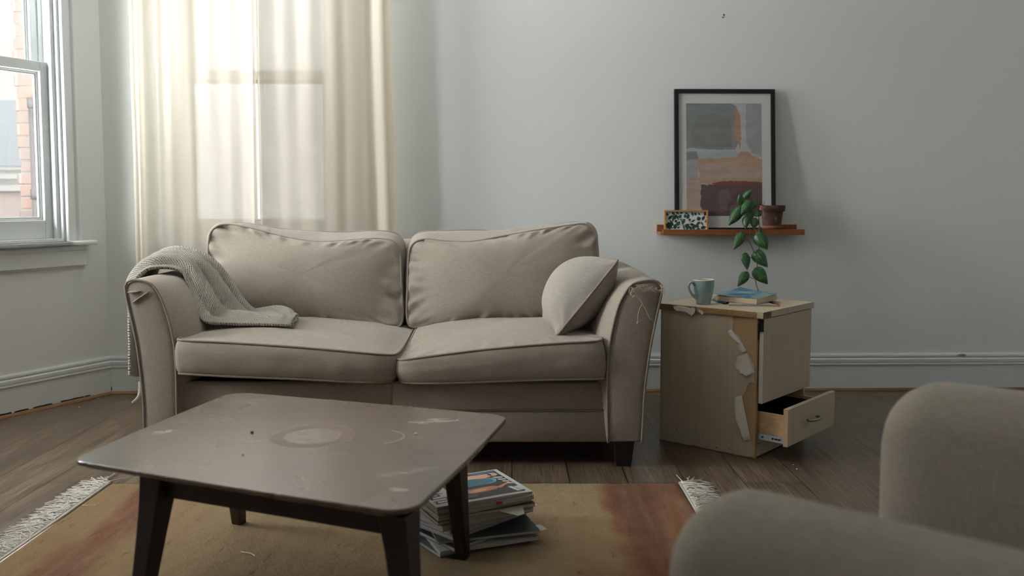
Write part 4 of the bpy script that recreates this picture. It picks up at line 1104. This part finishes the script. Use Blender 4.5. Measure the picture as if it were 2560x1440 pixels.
tl = MB(); tl.grid([[(0.804, 3.599, 0.549), (0.809, 3.551, 0.548), (0.815, 3.486, 0.549), (0.824, 3.447, 0.552)], [(0.815, 3.643, 0.549), (0.823, 3.599, 0.549), (0.832, 3.547, 0.550), (0.839, 3.501, 0.552)]])
o = tl.build('cover_flap', plain('teal_cover_back', (40, 104, 122), .4), bk_, smooth=True); o.modifiers.new('t', 'SOLIDIFY').thickness = .001
# ------------------------------------------------------------------ picture ledge
LM = MBK
led = thing('picture_ledge', 'varnished wooden picture ledge on the back wall above the cabinet', 'shelf', M=MBK @ Matrix.Translation(V((1.05, 0, .78))))
def wb(name, a, b, mat, root, bevel=.0015):
    mb = MB(); mb.box(a, b); mb.v = [tuple(MBK @ V(p)) for p in mb.v]; return mb.build(name, mat, root, bevel=bevel)
wb('back_rail', (.709, -.014, .781), (1.396, -.0005, .826), M_shelf, led)
wb('base_board', (.709, -.116, .781), (1.396, -.014, .793), M_shelf, led)
wb('front_lip', (.716, -.130, .780), (1.396, -.116, .806), M_shelf, led)

# ------------------------------------------------------------------ large framed print, leaning
M_frame = plain('black_frame', (22, 25, 27), .38, var=.15)
M_mat = plain('white_mat', (216, 217, 212), .8, var=.02)
FW, FH, FT = .488, .690, .020
tilt = math.asin(.062 / FH)
PMX = MBK @ Matrix.Translation(V((.783, -.0885, .7935))) @ Matrix.Rotation(-tilt, 4, 'X')
pic = thing('framed_print', 'large black framed abstract print in muted grey, peach and plum leaning on the ledge', 'picture', M=PMX)
def pb(name, mb, mats, parent=None, bevel=0.): o = mb.build(name, mats, parent or pic, world=False, bevel=bevel); PM[o.name] = PMX; return o
b = .0205
pb('frame', MB().box((0, -0.0, 0), (b, FT, FH)).box((FW - b, 0, 0), (FW, FT, FH)).box((b, 0, 0), (FW - b, FT, b)).box((b, 0, FH - b), (FW - b, FT, FH)), M_frame, bevel=.0012)
pb('backing', MB().box((b - .004, .012, b - .004), (FW - b + .004, .016, FH - b + .004)), M_inside)
pb('mat_board', MB().box((b - .002, .0085, b - .002), (FW - b + .002, .0112, FH - b + .002)), M_mat)
def paint(rgb): 
    m, t, bb_ = newmat('gouache'); n = t.noise(t.coord(scale=(9, 9, 26)), 1., 5, .65, .6); c = lin(*rgb)
    setin(t, bb_, color=t.mix(t.ramp(n, [(.3, 0.), (.7, 1.)]), tuple(x * .84 for x in c[:3]) + (1,), tuple(min(1, x * 1.14) for x in c[:3]) + (1,)), rough=.55, spec=.3); return m
PC = [(190, 190, 188), (140, 145, 143), (133, 135, 131), (176, 184, 182), (178, 142, 116), (166, 166, 168), (184, 153, 130), (182, 160, 147), (104, 84, 82), (128, 84, 72), (160, 140, 124), (120, 100, 98)]
inks2 = [paint(c) for c in PC]
def pp(x, y):          # print coordinates in millimetres on the sheet, x right, y down from its top left
    return (.058 + x, .0, FH - .068 - y)
PW, PH = .366, .545
def rough(poly, j=.0016, seed=1):
    random.seed(seed); out = []
    for (x0, y0), (x1, y1) in zip(poly, poly[1:] + poly[:1]):
        n = max(1, int(sqrt((x1 - x0) ** 2 + (y1 - y0) ** 2) / .008))
        for k in range(n):
            t = k / n; x, y = x0 + (x1 - x0) * t, y0 + (y1 - y0) * t
            if .001 < x < PW - .001: x += random.gauss(0, j)
            if .001 < y < PH - .001: y += random.gauss(0, j)
            out.append((min(PW, max(0, x)), min(PH, max(0, y))))
    return out
layers = [([(0, 0), (PW, 0), (PW, PH), (0, PH)], 0), ([(.29, 0), (PW, 0), (PW, .26), (.32, .24), (.29, .19)], 5),
    ([(0, 0), (.22, 0), (.245, .02), (.262, .09), (.255, .19), (.235, .225), (.10, .222), (.02, .215), (0, .225)], 1), ([(.05, .06), (.12, .05), (.215, .07), (.222, .215), (.12, .212), (.03, .205), (.02, .15)], 2),
    ([(.245, .02), (.262, .06), (.266, .18), (.258, .228), (.252, .18), (.23, .175), (.232, .10)], 4),
    ([(.0, .22), (.08, .222), (.24, .228), (.255, .25), (.25, .27), (.06, .272), (0, .26)], 3), ([(0, .235), (.05, .235), (.06, .272), (0, .275)], 1), ([(0, .275), (.045, .272), (.06, .30), (.05, .36), (0, .38)], 5),
    ([(.05, .27), (.24, .26), (.265, .232), (.30, .235), (.315, .25), (PW, .272), (PW, .39), (.06, .39), (.064, .34)], 6), ([(.065, .29), (.20, .285), (.24, .30), (.35, .31), (PW, .34), (PW, .365), (.075, .37)], 7), ([(.015, .375), (.03, .355), (.06, .355), (.065, .378)], 6),
    ([(0, .38), (.068, .378), (.075, .40), (.066, .47), (.075, PH), (0, PH)], 7),
    ([(.072, .392), (.10, .395), (.15, .39), (PW, .382), (PW, PH), (.078, PH), (.066, .49), (.068, .43)], 8), ([(.12, .388), (.17, .378), (.24, .376), (PW, .38), (PW, .392), (.26, .396), (.16, .402)], 9),
    ([(.15, .43), (.20, .41), (.215, .46), (.19, .52), (.16, .50)], 11), ([(.21, .50), (.26, .48), (.28, PH), (.21, PH)], 11)]
am = MB()
for i, (poly, mi) in enumerate(layers):
    q = [pp(x, y) for x, y in (rough(poly, .0014, i) if i else poly)]
    am.prism([(x, .0083 - .00006 * i, z) for x, _, z in q], (0, .0002, 0), mi)
art = pb('print', am, inks2)
art['label'] = 'muted grey, peach and plum abstract print'
M_pglass = glass_mat('picture_glass', (.99, .99, .99, 1))
pb('glazing', MB().box((b - .001, .0040, b - .001), (FW - b + .001, .0058, FH - b + .001)), M_pglass)

# ------------------------------------------------------------------ small botanical picture
SX0, SX1, SZ0, SZ1 = .728, .9395, .7935, .8985
tl_ = math.radians(7)
PS = MBK @ Matrix.Translation(V((SX0, -.108, SZ0))) @ Matrix.Rotation(-tl_, 4, 'X')
sm = thing('small_framed_print', 'small oak framed leaf pattern print standing at the left end of the ledge', 'picture', M=PS)
w, h, f = SX1 - SX0, SZ1 - SZ0, .0085
sf = MB().box((0, 0, 0), (f, .018, h)).box((w - f, 0, 0), (w, .018, h)).box((f, 0, 0), (w - f, .018, f)).box((f, 0, h - f), (w - f, .018, h))
sf.build('frame', M_small_frame, sm, world=False, bevel=.0008)
gm = [plain('print_paper', (206, 210, 206), .7, var=.03), plain('leaf_ink', (34, 58, 54), .6, var=.25, vscale=40), plain('leaf_ink_green', (26, 76, 62), .6, var=.2), plain('blossom_ink', (206, 158, 154), .6), plain('stem_ink', (56, 84, 76), .6), plain('navy_ink', (36, 38, 52), .6)]
lm = MB(); lm.prism([(f, .0095, f), (w - f, .0095, f), (w - f, .0095, h - f), (f, .0095, h - f)], (0, .004, 0), 0)
iw, ih = w - 2 * f, h - 2 * f
def clip(p): return (min(w - f - .0004, max(f + .0004, p[0])), min(h - f - .0004, max(f + .0004, p[1])))
def leafp(cx, cz, L, Wd, ang, mi, k):
    a = radians(ang); pts = []
    for t in (0, .15, .35, .55, .75, .9, 1, .9, .75, .55, .35, .15):
        pass
    up = [(t, sin(pi * t ** .8) * .5) for t in (0, .12, .28, .45, .62, .8, .93, 1)]
    o = up + [(t, -s * .85) for t, s in up[-2:0:-1]]
    for t, s in o:
        u, v = (t - .5) * L, s * Wd; pts.append(clip((cx + u * cos(a) - v * sin(a), cz + u * sin(a) + v * cos(a))))
    lm.prism([(x, .0094 - .00003 * k, z) for x, z in pts], (0, .0002, 0), mi)
def P16(x, y): return (f + (x - 230) / 1620 * iw, h - f - (y - 275) / 700 * ih)      # measured positions on the little sheet
LV = [(290, 360, 130, 60, 120, 1), (430, 470, 240, 75, 40, 1), (530, 520, 260, 50, 80, 1), (620, 460, 210, 85, 65, 1), (640, 620, 120, 70, 55, 1), (710, 500, 210, 45, -75, 1), (810, 440, 140, 90, 60, 2), (1005, 420, 150, 60, 80, 1), (1125, 440, 190, 95, 70, 2), (940, 640, 200, 80, 55, 2), (740, 710, 190, 100, 55, 2), (610, 820, 200, 95, 80, 1), (480, 700, 260, 50, -55, 1), (360, 800, 260, 190, -70, 1), (740, 865, 110, 60, 20, 2), (950, 860, 260, 45, -75, 1), (1090, 800, 190, 120, 50, 1), (1100, 890, 170, 60, 50, 1), (1190, 570, 100, 70, 30, 2), (1330, 610, 190, 45, 30, 1), (1290, 760, 170, 70, -8, 1), (1410, 820, 190, 80, -20, 1), (1220, 900, 190, 70, -60, 1), (1330, 890, 170, 60, -55, 1), (1560, 530, 160, 110, 20, 2), (1550, 690, 130, 70, 25, 2), (1500, 800, 200, 55, -70, 1), (1690, 730, 160, 40, -60, 1), (1740, 870, 210, 90, 10, 1), (1540, 930, 150, 60, 0, 2), (1740, 500, 180, 70, 60, 1), (1830, 620, 120, 40, 80, 1), (1300, 360, 150, 50, -70, 1), (1420, 350, 110, 60, -60, 1), (700, 320, 140, 60, -40, 1), (540, 340, 170, 60, -40, 1), (860, 310, 130, 50, 10, 1), (1070, 330, 130, 45, -30, 1), (1570, 350, 100, 40, -40, 1), (900, 552, 280, 22, 0, 4), (860, 620, 150, 26, -55, 4), (480, 880, 200, 28, -10, 4)]
for k, (x, y, L, Wd, an, mi) in enumerate(LV):
    cx, cz = P16(x, y); s = iw / 1620; leafp(cx, cz, L * s * 1.18, Wd * s * 1.7, an, mi, k)
for x, y, r in ((865, 750, 45), (820, 790, 34), (1190, 650, 46), (1130, 600, 28), (1190, 690, 30), (1520, 445, 34), (900, 790, 30), (1240, 640, 30)):
    cx, cz = P16(x, y); s = iw / 1620; leafp(cx, cz, r * 2.2 * s, r * 1.6 * s, x, 3, 50)
cx, cz = P16(1805, 345); lm.prism([(cx - .0055, .0078, cz - .008), (cx + .0055, .0078, cz - .008), (cx + .0055, .0078, cz + .009), (cx - .0055, .0078, cz + .009)], (0, .0002, 0), 5)
o = lm.build('print', gm, sm, world=False); o['label'] = 'white print with dark green leaves and pink blossom'
MB().box((f, .0136, f), (w - f, .016, h - f)).build('backing', M_inside, sm, world=False)

# ------------------------------------------------------------------ trailing plant
def terracotta():
    m, t, b = newmat('weathered_terracotta')
    oc = t.coord(); n = t.noise(oc, 14, 5, .65, .5); n2 = t.noise(oc, 34, 4, .6)
    c = t.ramp(n, [(.3, lin(52, 38, 33)), (.48, lin(82, 54, 44)), (.62, lin(122, 66, 52)), (.75, lin(84, 76, 68))])
    c = t.mix(t.ramp(n2, [(.6, 0.), (.72, .6)]), c, lin(176, 166, 148))
    setin(t, b, color=c, rough=.85, normal=t.bump(n2, .3, .002)); return m
M_terra = terracotta(); M_terra_s = plain('terracotta_saucer', (138, 84, 66), .8, var=.2); M_soil = plain('potting_soil', (46, 36, 28), .95, var=.4, vscale=120, bump=.6)
pc = MBK @ V((1.252, -.078, .8065))
sau = thing('plant_saucer', 'terracotta saucer under the plant pot on the ledge', 'saucer', tuple(pc))
MB().lathe([(0, .0), (.046, .0), (.052, .006), (.0555, .0165), (.0525, .0165), (.048, .007), (0, .006)], 48).build('dish', M_terra_s, sau, smooth=True, world=False)
pl = thing('trailing_pothos', 'trailing heart leaved plant in a weathered terracotta pot on the ledge', 'plant', (pc.x, pc.y, pc.z + .0065))
MB().lathe([(0, .0), (.040, .0), (.0425, .004), (.0515, .073), (.0515, .078), (.0605, .080), (.0625, .106), (.0605, .108), (.0570, .107), (.0540, .090), (0, .090)], 48).build('pot', M_terra, pl, smooth=True, world=False, fix=True)
mb = MB(); rows = []
for j in range(7): rows.append([(.0535 * j / 6 * cos(a) , .0535 * j / 6 * sin(a), .094 + .003 * noise.noise(V((cos(a) * j, sin(a) * j, 2)))) for a in [2 * pi * k / 20 for k in range(20)]])
mb.grid(rows, 0, True); mb.build('soil', M_soil, pl, smooth=True, world=False)
def leaf_mat():
    m, t, b = newmat('pothos_leaf')
    uv = t.coord('UV'); sep = t.add('ShaderNodeSeparateXYZ', i={0: uv}); u, v = sep.outputs[0], sep.outputs[1]
    info = t.add('ShaderNodeObjectInfo')
    off = t.add('ShaderNodeVectorMath', operation='SCALE', i={'Scale': 3.}); t.l.new(info.outputs['Location'], off.inputs[0])
    q = t.add('ShaderNodeVectorMath', operation='ADD'); t.l.new(t.coord('UV', scale=(2.2, 7, 1)), q.inputs[0]); 
    rnd = t.add('ShaderNodeCombineXYZ', i={0: t.math('MULTIPLY', info.outputs['Random'], 20.), 1: t.math('MULTIPLY', info.outputs['Random'], 7.)}); t.l.new(rnd.outputs[0], q.inputs[1])
    n = t.noise(q.outputs[0], 1.6, 4, .6, .4)
    c = t.mix(t.noise(t.coord('UV', scale=(9, 9, 1)), 1.), lin(20, 56, 30), lin(40, 84, 42))
    c = t.mix(t.ramp(n, [(.56, 0.), (.64, .75)]), c, lin(126, 146, 84))
    mid = t.math('ABSOLUTE', t.math('SUBTRACT', v, .5))
    c = t.mix(t.ramp(mid, [(0., .5), (.03, 0.)]), c, lin(112, 150, 82))
    setin(t, b, color=c, rough=.38, spec=.45)
    return m
M_leaf = leaf_mat(); M_stem = plain('vine_stem', (84, 92, 52), .6, var=.25); M_stem_d = plain('dark_vine_stem', (58, 50, 36), .7, var=.25)
def leaf(base, tip, wd, side, cup=.25, roll=0.):
    base, tip = V(base), V(tip); ax = tip - base; L = ax.length; ax.normalize()
    sd = ax.cross(V((0, -1, 0))).normalized() + V((0, side[1] * .8, 0)); sd = (sd - ax * sd.dot(ax)).normalized(); nn = ax.cross(sd)
    if nn.y > 0: nn = -nn; 
    mb = MB(); rows = []; nu, nv = 18, 10; uvs = []
    for i in range(nu + 1):
        t = i / nu
        half = wd * .5 * (sin(pi * min(1, t ** .62)) ** .85 if t < 1 else 0) * (1.12 - .25 * t)
        back = -.16 * L * (1 - t) ** 3
        row = []
        for k in range(nv + 1):
            s = -1 + 2 * k / nv
            p = base + ax * (L * t + back * abs(s) * 1.0) + sd * (half * s) + nn * (wd * (-cup * (s * s) * (half / (wd * .5 + 1e-6)) + .10 * sin(pi * t)) - L * .10 * t * t) + nn * (.012 * wd * sin(s * 9))
            row.append(tuple(p)); uvs.append((t, k / nv))
        rows.append(row)
    mb.grid(rows); o = mb.build('leaf', M_leaf, pl, smooth=True)
    uv = o.data.uv_layers.new(name='UVMap')
    for lp_ in o.data.loops: uv.data[lp_.index].uv = uvs[lp_.vertex_index]
    o.modifiers.new('t', 'SOLIDIFY').thickness = .0005
    return o
LF = [  # base, tip, width (metres), sideways direction
    ((1.097, 4.260, 0.961), (1.130, 4.250, 0.997), .034, (.5, -.5, .7), .3), ((1.086, 4.250, 0.929), (1.069, 4.240, 0.974), .036, (1, .2, .2), .3), ((1.121, 4.240, 0.935), (1.073, 4.220, 0.879), .050, (.8, .2, .6), .25), ((1.148, 4.250, 0.941), (1.125, 4.240, 0.903), .040, (1, .1, .4), .3),
    ((1.076, 4.240, 0.905), (1.014, 4.210, 0.829), .052, (.75, .2, .6), .35), ((1.100, 4.230, 0.864), (1.095, 4.220, 0.810), .036, (1, .3, 0), .3), ((1.148, 4.240, 0.856), (1.135, 4.230, 0.813), .046, (1, -.1, .1), .35), ((1.166, 4.240, 0.815), (1.176, 4.240, 0.781), .019, (1, .2, 0), .3),
    ((1.081, 4.220, 0.787), (1.037, 4.200, 0.715), .046, (.8, .2, .5), .22), ((1.156, 4.220, 0.783), (1.195, 4.200, 0.715), .066, (.9, .1, -.55), .25), ((1.092, 4.200, 0.691), (1.099, 4.180, 0.621), .044, (1, -.2, .0), .22), ((1.139, 4.200, 0.700), (1.192, 4.180, 0.634), .060, (.75, .1, -.65), .25),
    ((1.094, 4.180, 0.604), (1.049, 4.160, 0.546), .044, (.8, .2, .5), .22), ((1.137, 4.180, 0.621), (1.188, 4.160, 0.556), .060, (.8, .1, -.6), .22), ((1.178, 4.260, 0.893), (1.146, 4.240, 0.869), .030, (.7, .1, .7), .3), ((1.132, 4.250, 0.890), (1.105, 4.230, 0.847), .034, (.9, .2, .4), .3)]
for a_, b_, wd, sd, cu in LF: leaf(a_, b_, wd, sd, cu)
def vine(pts, r0, r1, mat, name='stem'):
    q = cr(pts, 26); MB().tube(q, [r0 + (r1 - r0) * i / 25 for i in range(26)], 7).build(name, mat, pl, smooth=True)
top_ = tuple(pc + V((-.03, .0, .104)))
vine([top_, (1.170, 4.270, 0.924), (1.164, 4.250, 0.862), (1.165, 4.235, 0.805), (1.162, 4.220, 0.759), (1.156, 4.210, 0.707), (1.149, 4.200, 0.666), (1.143, 4.190, 0.626), (1.134, 4.180, 0.593), (1.135, 4.170, 0.560), (1.142, 4.160, 0.531), (1.149, 4.155, 0.517)], .0022, .0018, M_stem_d)
vine([(1.100, 4.220, 0.763), (1.114, 4.215, 0.750), (1.128, 4.210, 0.718), (1.140, 4.205, 0.692)], .0016, .0022, M_stem_d)
vine([(1.142, 4.160, 0.531), (1.137, 4.160, 0.524), (1.132, 4.155, 0.519)], .0014, .0012, M_stem_d)
for base_, tip_ in (((1889,636,4.2), (1864,636,4.2)), ((1889,698,4.18), (1868,686,4.18))): pass
vine([(1.126, 4.205, 0.675), (1.107, 4.200, 0.681), (1.092, 4.200, 0.694)], .0013, .0012, M_stem_d)
vine([(1.130, 4.180, 0.578), (1.113, 4.180, 0.585), (1.096, 4.180, 0.599)], .0013, .0012, M_stem_d)
vine([(1.141, 4.190, 0.633), (1.136, 4.185, 0.626), (1.137, 4.180, 0.619)], .0012, .0012, M_stem_d)
for q in ([(1.171, 4.280, 0.923), (1.143, 4.270, 0.946), (1.114, 4.260, 0.958), (1.097, 4.260, 0.961)], [(1.177, 4.280, 0.920), (1.144, 4.270, 0.931), (1.110, 4.255, 0.927), (1.086, 4.250, 0.929)], [(1.175, 4.280, 0.923), (1.159, 4.270, 0.941), (1.138, 4.250, 0.942), (1.122, 4.240, 0.935)], [(1.179, 4.280, 0.916), (1.147, 4.250, 0.871), (1.119, 4.230, 0.854), (1.093, 4.230, 0.879), (1.076, 4.240, 0.905)],
          [(1.164, 4.280, 0.908), (1.132, 4.250, 0.871), (1.118, 4.240, 0.849), (1.101, 4.230, 0.860)], [(1.173, 4.280, 0.916), (1.162, 4.250, 0.890), (1.148, 4.240, 0.856)], [(1.144, 4.250, 0.856), (1.131, 4.230, 0.834), (1.143, 4.230, 0.806), (1.150, 4.220, 0.782)], [(1.122, 4.240, 0.852), (1.116, 4.230, 0.815), (1.116, 4.225, 0.785)], [(1.183, 4.280, 0.920), (1.168, 4.270, 0.939), (1.148, 4.250, 0.941)], [(1.193, 4.290, 0.916), (1.177, 4.280, 0.939), (1.173, 4.280, 0.946)], [(1.194, 4.300, 0.920), (1.203, 4.300, 0.931), (1.205, 4.300, 0.937)], [(1.183, 4.280, 0.912), (1.180, 4.260, 0.893)]):
    vine(q, .0012, .0011, M_stem)

# ------------------------------------------------------------------ nail on the wall
nl = thing('wall_nail', 'small dark nail left in the bare wall high above the picture', 'nail', tuple(MBK @ V((1.02, 0, 1.832))))
MB().tube([(0, .01, 0), (0, -.014, .003)], .0013, 8).build('shank', M_steel, nl, world=False)
MB().tube([(0, -.014, .003), (0, -.0155, .0032)], .0040, 12).build('head', M_dark, nl, world=False)
MB().box((-.006, -.003, -.008), (.003, 0, -.005)).build('torn_plaster', M_dark, nl, world=False)

# ------------------------------------------------------------------ armchair in the foreground
AO = V((.150, .945, 0)); ad = V((.74, -.67, 0)).normalized(); MA = Matrix.Translation(AO) @ Matrix.Rotation(atan2(ad.y, ad.x), 4, 'Z')
chair = thing('armchair', 'pale beige upholstered armchair in the right foreground, angled toward the sofa', 'armchair', M=MA)
def soft(name, x0, x1, y0, y1, z0, z1, r, root=chair, mat=M_chair, front=None, n=26):
    """upholstered block: rounded on every edge, front (x0) end rounder at the top"""
    rf = front or r; rows = []
    def prof(x, inset):      # cross-section loop in y,z at depth x
        out = []; yy0, yy1, zz1 = y0 + inset, y1 - inset, z1 - inset * 1.0
        rr = min(r, (yy1 - yy0) / 2 - .002)
        for k in range(9): a = pi - (pi / 2) * k / 8; out.append((x, yy0 + rr + rr * cos(a), zz1 - rr + rr * sin(a)))
        for k in range(9): a = pi / 2 - (pi / 2) * k / 8; out.append((x, yy1 - rr + rr * cos(a), zz1 - rr + rr * sin(a)))
        return [(x, yy0, z0)] + out + [(x, yy1, z0)]
    st = []
    for k in range(11): a = (pi / 2) * k / 10; st.append((x0 + rf * (1 - sin(a)) , cos(a)))
    st = st[::-1]
    for x, u in st:          # u: 0 at full section .. 1 at the tip
        d = (1 - sqrt(max(0., 1 - ((x0 + rf - x) / rf) ** 2)))
        p = prof(x, 0); q = []
        cy = (y0 + y1) / 2
        for (_, y, z) in p:
            zt = z - rf * d * max(0., (z - (z1 - 2.2 * rf)) / (2.2 * rf)) if z > z1 - 2.2 * rf else z
            ys = cy + (y - cy) * (1 - .55 * d)
            q.append((x + .0, ys, zt))
        rows.append(q)
    for k in range(1, 9): rows.append(prof(x0 + rf + (x1 - r - x0 - rf) * k / 8, 0))
    for k in range(1, 7): a = (pi / 2) * k / 6; rows.append(prof(x1 - r + r * sin(a), r * (1 - cos(a)) * .8))
    mb = MB(); mb.grid(rows); mb.flat(rows[0][::-1]); mb.flat(rows[-1])
    o = mb.build(name, mat, root, smooth=True, world=False, fix=True); PM[o.name] = MA
    return o
soft('arm', 0, .80, .0, .165, .07, .629, .068, front=.072)
soft('arm', .0, .80, .635, .80, .07, .656, .068, front=.085)
soft('seat_cushion', .015, .66, .170, .630, .27, .44, .05)
soft('base', .03, .76, .166, .634, .07, .268, .03)
soft('backrest', .62, .82, .166, .634, .27, .86, .08)
for x, y in ((.06, .06), (.06, .74), (.74, .06), (.74, .74)):
    MB().hexa([(x - .018, y - .018, 0), (x + .018, y - .018, 0), (x + .018, y + .018, 0), (x - .018, y + .018, 0)], [(x - .026, y - .026, .071), (x + .026, y - .026, .071), (x + .026, y + .026, .071), (x - .026, y + .026, .071)]).build('leg', M_black_leg, chair, world=False)

# ------------------------------------------------------------------ outside the bay window
def brick_mat():
    m, t, b = newmat('pale_red_brick')
    co = t.coord(rot=(radians(90), 0, 0))
    br = t.add('ShaderNodeTexBrick', offset=.5, i={'Vector': co, 'Color1': lin(168, 142, 132), 'Color2': lin(152, 140, 136), 'Mortar': lin(176, 172, 166), 'Scale': 1., 'Mortar Size': .007, 'Mortar Smooth': .3, 'Brick Width': .225, 'Row Height': .0755})
    setin(t, b, color=br.outputs['Color'], rough=.9, normal=t.bump(br.outputs['Fac'], -.5, .01)); return m
M_brick = brick_mat()
M_ext = plain('weathered_pipe', (112, 110, 110), .6, var=.2); M_white = plain('pale_render', (218, 218, 215), .8, var=.03); M_glassy = plain('distant_window', (186, 194, 199), .3, var=.1); M_ground = plain('yard_paving', (150, 148, 142), .9)
M_blush = plain('pink_render', (212, 198, 193), .8, var=.03)
pier = thing('brick_pier', 'pale red brick pier of the house next door outside the bay window', 'brick wall', (-2.72, 5.75, -1.0))
pb_ = MB(); random.seed(12)
for r in range(52):
    j = random.uniform(-.012, .012); z0 = -1.0 + r * .0755
    pb_.box((-3.070 + j + (.0 if r % 2 else .008), 5.62, z0 + .004), (-2.20, 5.92, z0 + .0715))
pb_.build('bricks', M_brick, pier, bevel=.006)
MB().box((-3.055, 5.63, -1.0), (-2.31, 5.91, 2.92)).build('mortar', plain('lime_mortar', (176, 172, 166), .9), pier)
MB().box((-2.36, 4.66, -1.0), (-2.2, 5.61, 2.6)).build('light_block_wall', M_brick, pier)  # added wall that blocks side light from reaching the back window
dp = thing('drainpipe', 'grey drainpipe running down in front of the brick pier outside', 'drainpipe', (-2.945, 5.585, -1.0))
q = MB(); q.tube([(-2.945, 5.585, -1.0), (-2.945, 5.585, 1.56)], .024, 16); q.build('pipe', M_ext, dp, smooth=True)
for z in (.98, 1.54): MB().tube([(-2.945, 5.585, z - .03), (-2.945, 5.585, z + .03)], .031, 16).build('collar', M_ext, dp, smooth=True)
hs = thing('neighbour_house', 'pale rendered house across the yard seen through the bay window', 'house', (-5, 9, -1.0))
MB().box((-5.6, 9.0, -1.0), (-.5, 13, 5.6)).build('wall', M_white, hs)
MB().box((-5.6, 8.985, -.9), (-3.6, 9.02, 1.02)).build('lower_wall', M_blush, hs)
MB().box((-5.6, 8.92, 1.03), (-3.4, 9.02, 1.09)).box((-5.6, 8.92, 1.15), (-3.4, 9.02, 1.20)).build('string_course', M_white, hs)
wf = MB().box((-5.55, 8.95, 1.24), (-4.62, 9.02, 1.98)).build('window_frame', M_white, hs)
MB().box((-5.5, 8.93, 1.28), (-4.70, 8.96, 1.92)).build('pane', M_glassy, wf)
MB().hexa([(-5.9, 8.6, 5.6), (-.2, 8.6, 5.6), (-.2, 13.4, 5.6), (-5.9, 13.4, 5.6)], [(-4.8, 10.9, 7.3), (-1.2, 10.9, 7.3), (-1.2, 11.3, 7.3), (-4.8, 11.3, 7.3)]).build('roof', plain('slate_roof', (176, 178, 178), .8), hs)
yw = thing('light_blocker', 'tall unseen wall added outside the bay to block sky light', 'wall', (-5.75, 6, -1.0))  # unseen walls added to keep sky and glow off the outside view
MB().box((-4.48, 3.75, -1.0), (-4.30, 7.2, 5.0)).box((-5.95, 7.2, -1.0), (-5.6, 9.0, 6.2)).box((-5.9, 7.2, -1.0), (-4.3, 7.35, .2)).box((-4.3, 4.92, -1.3), (-2.40, 5.08, .76)).build('blocker_walls', plain('grey_render', (150, 148, 144), .9), yw)
struct(MB().box((-5.95, 4.7, -1.3), (12, 30, -1.0)).build('yard_ground', plain('dark_yard_paving', (104, 102, 98), .9)))

# ------------------------------------------------------------------ daylight
wd = bpy.data.worlds.new('overcast_sky'); scene.world = wd; wd.use_nodes = True
t = NT(wd.node_tree); bg = wd.node_tree.nodes['Background']
gc = wd.node_tree.nodes.new('ShaderNodeTexCoord')
def lobe(d, a, b):
    d = V(d).normalized()
    dt = t.add('ShaderNodeVectorMath', operation='DOT_PRODUCT', i={1: tuple(d)}); t.l.new(gc.outputs['Generated'], dt.inputs[0])
    return t.smooth(dt.outputs['Value'], a, b)
SKY_BASE, SKY_LOBE, GLOW_BELOW = 2.6, 42.0, 160.0
l1 = lobe((-.94, -.32, .16), .62, .98)
l2 = lobe((-.66, -.06, -.75), .74, .97)      # added glow from below the horizon, bounced off the ceiling as fill
L = t.math('ADD', t.math('ADD', SKY_BASE, t.math('MULTIPLY', l1, SKY_LOBE)), t.math('MULTIPLY', l2, GLOW_BELOW))
bg.inputs[0].default_value = (.975, .99, 1.0, 1)
t.l.new(L, bg.inputs[1])
def portal(name, M, op, sg, dep=.27):
    x0, x1, z0, z1 = op
    li = bpy.data.lights.new(name, 'AREA'); li.shape = 'RECTANGLE'; li.size = x1 - x0; li.size_y = z1 - z0; li.cycles.is_portal = True
    o = bpy.data.objects.new(name, li); col.objects.link(o)
    c = M @ V(((x0 + x1) / 2, -sg * dep, (z0 + z1) / 2)); inw = (M.to_3x3() @ V((0, sg, 0))).normalized()
    o.rotation_euler = inw.to_track_quat('-Z', 'Z').to_euler(); o.location = c
portal('bay_window_daylight', MLW, W1, 1, .175); portal('bay_window_daylight', MLW, W3, 1, .175); portal('added_window_daylight', MFR, W5, 1); portal('back_window_daylight', MBK, WB, -1, .18)  # second and third portals serve the added windows

# ------------------------------------------------------------------ camera
cam = bpy.data.cameras.new('camera'); co = bpy.data.objects.new('camera', cam); col.objects.link(co); scene.camera = co
co.location = (0, 0, .95); co.rotation_euler = (pi / 2 - math.atan(.072), 0, 0)
cam.sensor_width = 36; cam.lens = 2250 / 2560 * 36; cam.shift_y = -60 / 2560
cam.clip_start = .05; cam.clip_end = 200
cam.dof.use_dof = True; cam.dof.focus_distance = 3.3; cam.dof.aperture_fstop = 3.2
vs_ = scene.view_settings; vs_.view_transform = 'Standard'; vs_.look = 'None'; vs_.exposure = -0.40; vs_.gamma = 1.0; vs_.use_curve_mapping = False
scene.cycles.use_denoising = True
scene.cycles.max_bounces = 12; scene.cycles.diffuse_bounces = 6; scene.cycles.transparent_max_bounces = 16; scene.cycles.sample_clamp_indirect = 8
